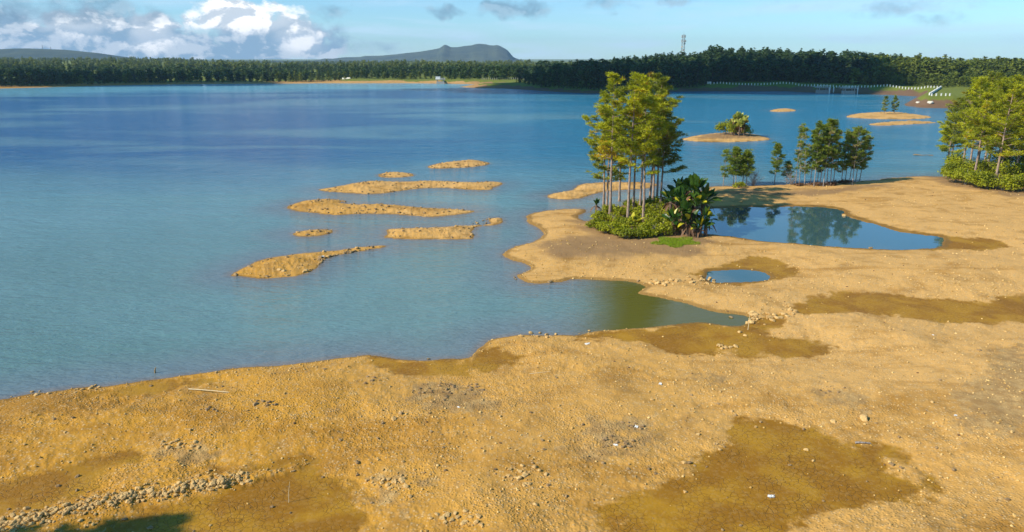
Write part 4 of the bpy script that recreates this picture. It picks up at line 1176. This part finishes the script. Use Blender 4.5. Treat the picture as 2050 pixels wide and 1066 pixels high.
def proto(i, mat):
    gt, gc = FT[i]
    Vt, Ft, Tt = gt.arr(); Vc, Fc, Tc = gc.arr()
    F4 = []
    for f in Ft: F4.append(f)
    n0_ = sum(len(f) for f in Ft)
    for f in Fc: F4.append(f + len(Vt))
    o_ = mesh_obj('forest_tree', np.vstack([Vt, Vc]), F4, [M_BARK_DARK, mat], attrs={'tint': np.r_[Tt, Tc]}, mat_idx=np.r_[np.zeros(n0_), np.ones(sum(len(f) for f in Fc))], link=False)
    return o_.data


FP = [proto(i, M_FAR) for i in range(6)]
FP2 = [proto(i, M_FAR2) for i in range(6)]
GS = gridval


def colx(px, y): return (px - W / 2) / F * y / .962 * 1.0


def solo_tree(x, y, h, mesh, label, group, wdt=1.0):
    o = bpy.data.objects.new('forest_tree', mesh); COL.objects.link(o)
    o.location = (x, y, zat(x, y) - .2); s = h / 12.0; sw = s * wdt
    o.scale = (sw, sw, s); o.rotation_euler = (0, 0, random.uniform(0, 6.28))
    tag(o, label, 'tree', group)


def at_row(px, py, back=0.0):
    q = ground(px, py)[0]
    k = 1 + back / math.hypot(q[0], q[1])
    return q[0] * k, q[1] * k


# front rows of the left wood, tree by tree
px = -15
while px < 1040:
    yb = np.interp(px, [0, 300, 600, 690, 1040], [175, 168, 165, 158, 158])
    x, y = flat(px, np.interp(px, [-20, 0, 100, 200, 300, 400, 600, 690, 1040], [178, 177.5, 175, 172, 170, 169, 167.5, 166.8, 167.5]))
    bk = (1 + random.uniform(9, 20) / y) if px < 690 else (1 + random.uniform(22, 45) / y)
    h = (12 if px < 120 else 9.0) * random.uniform(.8, 1.2)
    if px > 690: h = random.uniform(4.5, 8)
    lab = ('tree in the front row of the far left wood', 'front row trees of the far left wood') if px < 690 else ('low bright tree behind the distant grassy dam', 'low trees behind the distant dam')
    solo_tree(x * bk, y * bk, h, random.choice(FP if (px < 110 or (px < 350 and random.random() < .6)) else (FP2 if (px > 690 or random.random() < .65) else FP)), *lab, wdt=random.uniform(1.2, 1.6))
    px += random.uniform(8, 13)
# front rows of the right wood
px = 1052
while px < 1415:
    x, y = flat(px, np.interp(px, [1045, 1078, 1130, 1180, 1250, 1330, 1400], [178, 181.5, 185, 187.5, 186.5, 184, 183]))
    bk = 1 + random.uniform(14, 24) / y
    h = np.interp(px, [1050, 1110, 1200], [9, 14, 17]) * random.uniform(.8, 1.12)
    solo_tree(x * bk, y * bk, h, random.choice(FP), 'dark tree at the waterside front of the right wood', 'front trees of the right wood', wdt=random.uniform(1.0, 1.35))
    px += random.uniform(6, 10)
px = 1415
while px < 1900:
    x, y = flat(px, np.interp(px, [1400, 1577, 1717, 1841, 1900], [183, 183, 188.3, 192.5, 195]))
    bk = 1 + random.uniform(26, 40) / y
    h = np.interp(px, [1415, 1500, 1750, 1850], [15, 15, 7, 5]) * random.uniform(.75, 1.1)
    solo_tree(x * bk, y * bk, h, random.choice(FP if px < 1720 else FP2), 'tree standing right behind the white posted dam' if px < 1720 else 'low bright tree behind the right end of the posted dam',
              'trees right behind the posted dam' if px < 1720 else 'low trees behind the right dam end', wdt=random.uniform(1.2, 1.6))
    px += random.uniform(6, 10)


def forest(name, label, n, pxr, dr_, h0, h1, mat, seed, keepf=None, dmin=26, detail=1.0):
    """a far wood as one mass: n trees merged into one mesh"""
    r = np.random.default_rng(seed)
    px_ = r.uniform(*pxr, n); rr = dr_[0] * (dr_[1] / dr_[0]) ** r.random(n)
    x = (px_ - W / 2) / F / .962 * rr; y = rr.copy()
    D = gridval(FLD['df'].reshape(NR, NA), x, y); k = D > dmin
    if keepf is not None: k &= keepf(px_, rr, x, y)
    x, y, rr = x[k], y[k], rr[k]
    z = gridval(ZG, x, y) - .3
    h = r.uniform(h0 * .85, h1 * 1.08, len(x)) * (1 + .45 * fbm(x * .01, y * .01, 2)) / 12.0
    tr_t = r.uniform(-.22, .22, len(x)) + .35 * fbm(x * .006 + 3, y * .006, 3)
    kind = r.integers(0, 6, len(x)); rz = r.uniform(0, 6.28, len(x))
    Vs, F4, F3, T, ni = [], [], [], [], 0
    for q in range(6):
        V, Fc, Tc = FT[q][1].arr(); f4 = Fc[-1]
        if detail < 1:
            nq = int(len(f4) * detail); sel_ = r.permutation(len(f4))[:nq]; f4 = f4[sel_]
            u, inv_ = np.unique(f4, return_inverse=True); V = V[u]; Tc = Tc[u]; f4 = inv_.reshape(-1, 4)
            cen = V[f4].mean(1); V = V.copy(); V[f4.ravel()] = (V[f4] - cen[:, None]).reshape(-1, 3) * (1 / detail) ** .5 + np.repeat(cen, 4, 0)
        sel = kind == q; c_ = int(sel.sum())
        if not c_: continue
        ca, sa = np.cos(rz[sel])[:, None], np.sin(rz[sel])[:, None]; hs = h[sel][:, None]
        ws = hs * r.uniform(1.2, 1.8, (c_, 1))
        X = (V[None, :, 0] * ca - V[None, :, 1] * sa) * ws; Y = (V[None, :, 0] * sa + V[None, :, 1] * ca) * ws
        P = np.stack([X + x[sel][:, None], Y + y[sel][:, None], V[None, :, 2] * hs + z[sel][:, None]], -1)
        Vs.append(P.reshape(-1, 3)); F4.append((f4[None] + (np.arange(c_) * len(V))[:, None, None] + ni).reshape(-1, 4)); ni += c_ * len(V)
        T.append(np.clip(Tc[None] * .6 + .2 + tr_t[sel][:, None], 0, 1).ravel())
    o_ = mesh_obj(name, np.vstack(Vs), [np.vstack(F4)], mat, attrs={'tint': np.concatenate(T)})
    tag(o_, label, 'forest', kind='stuff')


forest('forest', 'dark mass of forest behind the far left shore', 2600, (-500, 1120), (500, 1100), 8, 11, M_FAR, 21, detail=.6)
forest('distant_forest', 'hazy green wood on the plateau at the left horizon', 3200, (-700, 1300), (1000, 2700), 9, 13, M_FAR2, 22, detail=.30)
forest('forest', 'dark wooded hill behind the posted dam', 2400, (1070, 2250), (415, 900), 10, 15, M_FAR, 23, lambda p_, r_, x, y: ((p_ < 1720) | (r_ > 620)) & (p_ < 1690 + 60 * np.sin(r_ * .03)), dmin=30, detail=.6)
forest('forest', 'green wood on the slope behind the right end of the posted dam', 1100, (1660, 2250), (470, 950), 9, 14, M_FAR2, 26, detail=.6)
forest('scrub_wood', 'sunlit olive scrub wood on the slope at the right', 1500, (1650, 2500), (380, 760), 5, 9, M_FAR2, 24, lambda p_, r_, x, y: (p_ > 1700 + 60 * np.sin(r_ * .02)), dmin=32, detail=.7)
forest('distant_forest', 'green wood closing the horizon at the right', 1400, (1250, 2600), (850, 1900), 8, 11, M_FAR2, 25, detail=.35)


# ---------------------------------------------------------------- mountains
def mat_hill(name, c0, c1):
    m, t, b = new_mat(name)
    co = t.n.new('ShaderNodeTexCoord').outputs['Object']
    n = t.noise(co, 0.006, 8, .65)
    t.l.new(t.mix(t.step(n, .38, .62), c0, c1), b.inputs['Base Color']); b.inputs['Roughness'].default_value = 1
    bp = t.node('ShaderNodeBump', Height=n, Strength=.6, Distance=40); t.l.new(bp.outputs[0], b.inputs['Normal'])
    return m


def ridge(name, label, prof, D, depth, mat, yb=132, steps=220, seed=0):
    """a hill with the profile's silhouette, at its own distance, sloping to front and back"""
    P = np.array(prof, float)
    xs = np.linspace(P[0, 0], P[-1, 0], steps); ys = np.interp(xs, P[:, 0], P[:, 1])
    k = 25; s = np.linspace(-1, 1, k)
    V = []
    for i, (px_, py_) in enumerate(zip(xs, ys)):
        d = ray(px_, py_)
        for q in s:
            dd = D + q * depth
            zt = CAMZ + d[2] / d[1] * D
            pr = (1 - abs(q)) ** (1.15 if q < 0 else 1.0)
            x = d[0] / d[1] * D * (1 + .0 * q); n_ = fbm(np.array([x / 260. + seed]), np.array([dd / 260.]), 4, .55)[0]
            z = -30 + (zt + 30) * pr + n_ * (zt + 10) * .38 * (1 - pr) * (1 if abs(q) < .99 else 0)
            V.append((x + d[0] / d[1] * q * depth * .6, dd, z))
    i = np.arange(steps - 1)[:, None] * k; j = np.arange(k - 1)[None]
    F_ = np.stack([i + j, i + k + j, i + k + j + 1, i + j + 1], -1).reshape(-1, 4)
    o_ = mesh_obj(name, V, [F_], mat, smooth_=True)
    tag(o_, label, 'hill', kind='structure')


M_MTN = mat_hill('mountain_slopes', (0.030, 0.052, 0.045), (0.070, 0.090, 0.055))
M_HILL = mat_hill('hill_slopes', (0.022, 0.045, 0.035), (0.050, 0.075, 0.045))
ridge('mountain', 'long blue mountain with a small sharp peak left of its flat summit',
      [(600, 126), (630, 121), (650, 117.5), (665, 118), (690, 115), (720, 114.5), (730, 112.5), (760, 112), (790, 109.5), (810, 107), (840, 104), (870, 99), (880, 97), (884, 94), (889, 90.5), (892, 89.8), (897, 92), (903, 95), (915, 95),
       (930, 92.5), (945, 91), (952, 88.6), (960, 88), (970, 88.6), (980, 91), (988, 91.5), (995, 90.6), (1000, 92), (1008, 96), (1016, 101), (1023, 109), (1028, 115), (1036, 118), (1048, 122), (1060, 126), (1080, 129)], 5200, 1100, M_MTN)
ridge('hill', 'low dark blue hill with masts at the left horizon', [(-500, 108), (-300, 100), (-100, 100), (-20, 101), (0, 99), (30, 97.5), (60, 97.5), (100, 99), (130, 100), (160, 103), (200, 107), (240, 113), (280, 118), (320, 121), (700, 122), (760, 124)],
      3600, 700, M_HILL, seed=4)
ridge('hill', 'low blue hill on the right horizon', [(1700, 124), (1850, 122), (1920, 122), (1960, 125), (2000, 126), (2050, 128), (2200, 130), (2400, 126)], 3600, 600, M_HILL, seed=9)


# ---------------------------------------------------------------- masts
def lattice_mast(px_, top, D, label, wd_=1.6, dish=True):
    d = ray(px_, top); x = d[0] / d[1] * D; zt = CAMZ + d[2] / d[1] * D; z0 = zat(x, D)
    e = empty('telecom_mast', (x, D, z0), label, 'mast'); H = zt - z0; g = Geo()
    n = int(H / 2.2); C = [(-1, -1), (1, -1), (1, 1), (-1, 1)]
    wz_ = lambda t: wd_ * (1 - .55 * t)
    for (a, b) in C:
        tube(g, [[a * wz_(0), b * wz_(0), 0], [a * wz_(1), b * wz_(1), H]], [.13, .08], 4)
    for k in range(n):
        t0, t1 = k / n, (k + 1) / n
        for q in range(4):
            a, b = C[q], C[(q + 1) % 4]
            tube(g, [[a[0] * wz_(t0), a[1] * wz_(t0), t0 * H], [b[0] * wz_(t1), b[1] * wz_(t1), t1 * H]], [.06, .06], 3, cap=False)
            tube(g, [[b[0] * wz_(t0), b[1] * wz_(t0), t0 * H], [a[0] * wz_(t1), a[1] * wz_(t1), t1 * H]], [.06, .06], 3, cap=False)
            tube(g, [[a[0] * wz_(t1), a[1] * wz_(t1), t1 * H], [b[0] * wz_(t1), b[1] * wz_(t1), t1 * H]], [.06, .06], 3, cap=False)
    tube(g, [[0, 0, H], [0, 0, H + 3]], [.08, .03], 4)
    g.obj('lattice', M_STEEL, e)
    if dish:
        for k in range(3):
            a = k * 2.09 + .4
            for hz in (H - 1.5, H - 5.5):
                g = Geo(); c_ = [math.cos(a) * (wz_(1) + .9), math.sin(a) * (wz_(1) + .9), hz]
                box(g, c_, (.5, .35, 2.4), a); tube(g, [[c_[0] * .6, c_[1] * .6, hz], c_], [.06, .06], 4)
                g.obj('antenna', M_CONC, e)
        for (hz, a) in [(H * .72, -1.2), (H * .62, -2.2), (H * .8, -.5), (H * .52, -1.6)]:
            g = Geo(); c_ = np.array([math.cos(a) * (wz_(.6) + .5), math.sin(a) * (wz_(.6) + .5), hz]); nrm = np.array([math.cos(a), math.sin(a), 0])
            tube(g, [c_, c_ + nrm * .2, c_ + nrm * .55], [.25, .75, .85], 12); g.obj('dish', M_CONC, e)


lattice_mast(1369, 70, 700, 'tall steel lattice telecom mast with dishes rising from the right wood', 1.9)
for (x_, tp, lb) in [(84, 90, 'taller thin mast on the left horizon hill'), (101, 94, 'shorter thin mast on the left horizon hill')]:
    D = 3600; d = ray(x_, tp); zt = CAMZ + d[2] / d[1] * D; g = Geo()
    tube(g, [[0, 0, 0], [0, 0, zt - 40]], [1.6, .9], 6)
    for k in range(4): box(g, (0, 0, (zt - 40) * (.3 + .2 * k)), (4.2 - k * .6, 4.2 - k * .6, .5))
    o_ = g.obj('radio_mast', M_STEEL); o_.location = (d[0] / d[1] * D, D, 40); tag(o_, lb, 'mast')

# ---------------------------------------------------------------- the posted dam
def crest_pts(pxs, rowf):
    """points on the dam crest: just inside the top of the bank above the waterline row"""
    out = []
    for px_ in pxs:
        x, y = flat(px_, rowf(px_)); out.append((x, y))
    return np.array(out)


def on_crest(px_, row_):
    d = ray(px_, row_); z = 4.1
    t = (z - CAMZ) / d[2]; x, y = d[0] * t, d[1] * t
    return x, y, zat(x, y)


pg = Geo(); box(pg, (0, 0, .5), (.44, .34, 1.1), 0, taper=.86); box(pg, (0, 0, 1.10), (.60, .42, .10))
post_me = pg.obj('dam_post', M_WHITE, link=False).data
n_p = 74
for i in range(n_p):
    f = i / (n_p - 1); px_ = 1422 + (1880 - 1422) * f
    wl = np.interp(px_, [1400, 1577, 1638, 1717, 1780, 1841, 1885], [183, 183, 186, 188.3, 190.3, 192.5, 192.5])
    x, y = flat(px_, wl); k_ = 1 + np.interp(px_, [1400, 1790, 1840], [13, 13, 8.5]) / math.hypot(x, y); x, y = x * k_, y * k_; z = zat(x, y)
    o_ = bpy.data.objects.new('dam_post', post_me); COL.objects.link(o_); o_.location = (x, y, z)
    tag(o_, 'white post in the long row along the far dam crest', 'post', 'white posts of the long dam row')
for i, px_ in enumerate([1865, 1874, 1884, 1893, 1901]):
    x, y, z = on_crest(px_, 193.6)
    o_ = bpy.data.objects.new('dam_post', post_me); COL.objects.link(o_); o_.location = (x, y, z)
    tag(o_, 'white post in the short row on the green dam corner', 'post', 'white posts of the short corner row')


def wall_thing(name, pts, h, th, mat, label, cat):
    g = Geo()
    for (a, b) in zip(pts[:-1], pts[1:]):
        a = np.array(a); b = np.array(b); L = np.hypot(*(b - a)[:2]); n = max(1, int(L / 4))
        for k in range(n):
            p0 = a + (b - a) * k / n; p1 = a + (b - a) * (k + 1) / n; c_ = (p0 + p1) / 2
            z = zat(c_[0], c_[1]); rz = math.atan2(p1[1] - p0[1], p1[0] - p0[0])
            box(g, (c_[0], c_[1], z + h / 2 - .2), (L / n + .004, th, h + .4), rz)
            box(g, (c_[0], c_[1], z + h + .06), (L / n + .004, th + .16, .12), rz)
    o_ = g.obj(name, mat); return tag(o_, label, cat)


wall_thing('parapet_wall', [on_crest(1884, 177.0)[:2], on_crest(1860, 192.4)[:2]], .9, .45, M_WHITE, 'white parapet wall slanting down the green dam corner', 'wall')
wall_thing('parapet_wall', [flat(1415, 183) * 1.034, flat(1422, 183) * 1.029], 1.2, .6, M_WHITE, 'short white end wall at the left of the post row', 'wall')
x, y = flat(690, 161); wall_thing('parapet_wall', [flat(686, 165.4, 0) * 1.03, flat(702, 165.6, 0) * 1.03], 1.2, .8, M_WHITE, 'little white wall at the left end of the distant dam', 'wall')
post2 = Geo(); box(post2, (0, 0, .7), (.5, .5, 1.5), taper=.8); box(post2, (0, 0, 1.48), (.62, .62, .12)); p2me = post2.obj('dam_post', M_CONC, link=False).data
for i in range(26):
    px_ = 965 + i * 4.2
    x, y = flat(px_, 167.9); k = 1.020
    o_ = bpy.data.objects.new('dam_post', p2me); COL.objects.link(o_); o_.location = (x * k, y * k, zat(x * k, y * k))
    tag(o_, 'grey post in the row along the distant left dam', 'post', 'grey posts of the distant left dam')


def intake(px_, row_, label, wd_=9, white=False, rot=0.0):
    """valve house on legs in front of the dam, with a footbridge to the crest"""
    x, y = flat(px_, row_); e = empty('intake_tower', (x, y, 0), label, 'tower', rz=rot)
    m = M_CONC
    g = Geo(); box(g, (0, 0, .2), (wd_ * .8, 4, 3.4)); g.obj('base', m, e)
    for sx_ in (-1, 1):
        for sy_ in (-1, 1):
            g = Geo(); box(g, (sx_ * wd_ * .33, sy_ * 1.5, 2.6), (.45, .45, 1.4)); g.obj('leg', m, e)
    g = Geo(); box(g, (0, 0, 3.5), (wd_, 4.4, .4)); g.obj('deck', m, e)
    g = Geo()
    for k in range(8):
        box(g, (-wd_ / 2 + .2 + k * (wd_ - .4) / 7, -2.05, 4.2), (.12, .12, 1.0))
    box(g, (0, -2.05, 4.75), (wd_, .1, .1)); box(g, (0, -2.05, 4.3), (wd_, .06, .06)); g.obj('railing', M_WHITE, e)
    g = Geo(); box(g, (0, 8.4, 3.6), (1.6, 12.2, .35)); g.obj('footbridge', m, e)
    if white:
        g = Geo(); box(g, (-wd_ * .25, .2, 4.7), (wd_ * .45, 2.6, 2.0)); box(g, (-wd_ * .25, .2, 5.78), (wd_ * .5, 3.0, .16)); g.obj('cabin', M_WHITE, e)
    return e


intake(1646, 187.5, 'dark concrete intake platform left of its twin below the posted dam', 8)
intake(1698, 189, 'pale concrete intake platform right of its twin below the posted dam', 8)
intake(882, 168.3, 'small white intake tower standing off the distant left dam', 8, True)
for (px_, row_, lb) in [(1660, 188, 'left white gauge post beside the dark intake platform'), (1668, 187, 'right white gauge post beside the dark intake platform'), (1716, 189, 'white gauge post beside the pale intake platform')]:
    x, y = flat(px_, row_); g = Geo(); box(g, (0, 0, 1.6), (.5, .5, 4.0)); box(g, (0, 0, 3.64), (.7, .7, .1))
    for k in range(6): box(g, (0, -.27, .4 + k * .5), (.5, .03, .08))
    o_ = g.obj('gauge_post', M_WHITE); o_.location = (x, y, 0); tag(o_, lb, 'post')
# white boulders by the corner
for (px_, py_, s, lb) in [(1837, 207.5, 1.5, 'left white boulder on the stony bank of the dam corner'), (1862, 208, 2.2, 'larger white boulder on the stony bank of the dam corner')]:
    q = ground(px_, py_)[0]; o_ = bpy.data.objects.new('boulder', ROCK_ME[2][1]); COL.objects.link(o_); o_.location = (q[0], q[1], q[2] + .3); o_.scale = (s * .6,) * 3; tag(o_, lb, 'boulder')

# ---------------------------------------------------------------- small things on the lakebed
def pole(px0, py0, px1, py1, r0, label, name='pole', mat=M_WOOD, up=0.0, cat='pole'):
    a, b = ground([px0, px1], [py0, py1]); g = Geo()
    a[2] += r0 * 1.2; b[2] += r0 * 1.2 + up
    s = np.linspace(0, 1, 6)[:, None]; P = a + (b - a) * s; P[:, 2] += np.sin(s[:, 0] * 3.1) * .02
    c_ = P[0].copy(); tube(g, P - c_, np.linspace(r0, r0 * .6, 6), 6); o_ = g.obj(name, mat); o_.location = c_; tag(o_, label, cat)


pole(378, 781, 458, 787, .035, 'long pale straight pole lying on the gravel near the left shore')
pole(1060, 750, 1102, 746, .025, 'short pale pole lying on the lakebed below the inlet')
q = ground(578, 1008)[0]; g = Geo(); tube(g, [[0, 0, -.1], [.04, 0, .5], [.14, 0, 1.1]], [.022, .016, .008], 5); o_ = g.obj('stick', M_WOOD); o_.location = q; tag(o_, 'thin dry stick standing in the mud at the bottom left', 'stick')
q = ground(1497, 662)[0]; g = Geo(); tube(g, [[0, 0, -.1], [.05, 0, .8], [.0, 0, 1.5]], [.03, .02, .01], 5); tube(g, [[.05, 0, .8], [.4, 0, 1.1]], [.015, .008], 4); o_ = g.obj('stick', M_WOOD); o_.location = q
tag(o_, 'forked dry stick standing in the wet hollow by the boulders', 'stick')
q = flat(310, 747); g = Geo(); tube(g, [[0, 0, -.3], [.03, 0, .2], [.12, 0, .42]], [.06, .05, .02], 6); o_ = g.obj('stump', M_ROCK_DK); o_.location = (q[0], q[1], 0); tag(o_, 'tiny dark stump sticking out of the lake near the left shore', 'stump')


def scrap(px_, py_, s, seed, label, name='litter', mat=M_WHITE, cat='litter'):
    r = np.random.default_rng(seed); q = ground(px_, py_)[0]
    n = 7; u = np.linspace(-1, 1, n); X, Y = np.meshgrid(u, u); Z = .28 + .25 * fbm(X * 1.7 + seed, Y * 1.7, 3); e = 1 + .25 * r.normal(size=X.shape)
    T = np.stack([X * e * .8, Y * e * .55, Z], -1).reshape(-1, 3) * s; Bm = T - [0, 0, .05]
    i = np.arange(n - 1)[:, None] * n; j = np.arange(n - 1)[None]
    F_ = np.stack([i + j, i + j + 1, i + n + j + 1, i + n + j], -1).reshape(-1, 4)
    g = Geo(); g.add(T, F_); g.add(Bm, F_[:, ::-1]); o_ = g.obj(name, mat); o_.location = (q[0], q[1], q[2]); o_.rotation_euler = (0, 0, r.uniform(0, 6.28)); tag(o_, label, cat)


for i, (x_, y_, s, lb) in enumerate([(1322, 770, .22, 'crumpled white scrap lying above the grey outcrop'), (1912, 833, .16, 'white scrap beside a dark stone at the right'), (1543, 997, .26, 'pale crumpled scrap on the cracked mud'),
                                     (1176, 690, .28, 'white scrap near the shore below the inlet'), (1232, 894, .20, 'crumpled white scrap among the brown stones'), (1274, 856, .20, 'white scrap on the grey outcrop'),
                                     (918, 817, .16, 'white scrap at the lower edge of the grey patch'), (1868, 672, .16, 'tiny white scrap right of the wet hollow'), (644, 517, .40, 'white lump on the edge of the nearest low island')]):
    scrap(x_, y_, s * .72, i + 1, lb)
pole(1712, 889, 1742, 892, .06, 'short grey log lying on the mud rim at the right', 'log', M_BARK_GREY, cat='log')
# half drowned logs by the right clump
a = flat(1828, 311); b = flat(1868, 312)
g = Geo(); s = np.linspace(0, 1, 9)[:, None]; P = np.c_[(b - a)[None] * s, .06 + .06 * np.sin(s * 11)]; tube(g, P, .10 + .05 * np.sin(s[:, 0] * 7), 6)
o_ = g.obj('floating_log', M_ROCK_DK); o_.location = (a[0], a[1], 0); tag(o_, 'dark log awash in the lake left of the right edge clump', 'log')


# a pine beside the camera, whose shade falls in the lower left corner
e, q, H = None, None, None
def side_tree(x, y, H, seed, label):
    gt, gc = make_pine(H, seed, cb=.5, cr=2.2, nl=26, tr=.2)
    e = empty('pine_tree', (x, y, zat(x, y) - .05), label, 'pine tree'); gt.obj('trunk', M_BARK, e, True); gc.obj('crown', M_PINE, e)
tgt = ground(175, 1090)[0]
hh = 12.5; off = hh / math.tan(SUN_EL)
side_tree(tgt[0] + SUN_H.x * off, tgt[1] + SUN_H.y * off, 14.0, 900, 'tall pine left of the viewpoint shading the lower left corner')


# ---------------------------------------------------------------- clouds that shade the far woods
def mat_cloud():
    m, t, b = new_mat('cloud')
    b.inputs['Base Color'].default_value = (.92, .92, .94, 1); b.inputs['Roughness'].default_value = 1
    return m


M_CLOUD = mat_cloud()


def cloud(tx, ty, rx, ry, hz, seed, label):
    """cumulus: one merged billowy mesh whose shadow falls round (tx, ty)"""
    off = hz / math.tan(SUN_EL); cx, cy = tx + SUN_H.x * off, ty + SUN_H.y * off
    r = np.random.default_rng(seed); V, F_ = ico(3)
    g = Geo()
    for k in range(16):
        a = r.uniform(0, 6.28); q = r.uniform(0, .75); s = r.uniform(.32, .5)
        c_ = np.array([math.cos(a) * rx * q, math.sin(a) * ry * q, r.uniform(-.05, .22) * min(rx, ry) * (1 - q)])
        n_ = np.array([mn.noise(Vector(v * 2.3) + Vector((k * 3.1, 0, 0))) for v in V])
        P = V * (1 + .28 * n_)[:, None] * np.array([rx * s, ry * s, min(rx, ry) * .28]) + c_
        P[:, 2] = np.maximum(P[:, 2], -.08 * min(rx, ry))
        g.add(P, F_)
    o_ = g.obj('cloud', M_CLOUD, smooth_=True); o_.location = (cx, cy, hz); tag(o_, label, 'cloud')


cloud(105, 512, 165, 80, 420, 1, 'white cumulus cloud drifting above the lake')
cloud(-500, 640, 330, 110, 520, 2, 'white cumulus cloud high over the left shore')


# ---------------------------------------------------------------- air
hm = bpy.data.materials.new('haze'); hm.use_nodes = True
hn = hm.node_tree.nodes; hn.clear()
ho = hn.new('ShaderNodeOutputMaterial'); hv = hn.new('ShaderNodeVolumePrincipled')
hv.inputs['Color'].default_value = (0.42, 0.68, 1.0, 1); hv.inputs['Density'].default_value = 0.00007
hv.inputs['Anisotropy'].default_value = 0.0
hm.node_tree.links.new(hv.outputs[0], ho.inputs['Volume'])
g = Geo(); box(g, (0, 2000, 80), (16000, 13000, 300))
tag(g.obj('haze', hm), 'thin blue haze over the far hills', 'haze', kind='stuff')
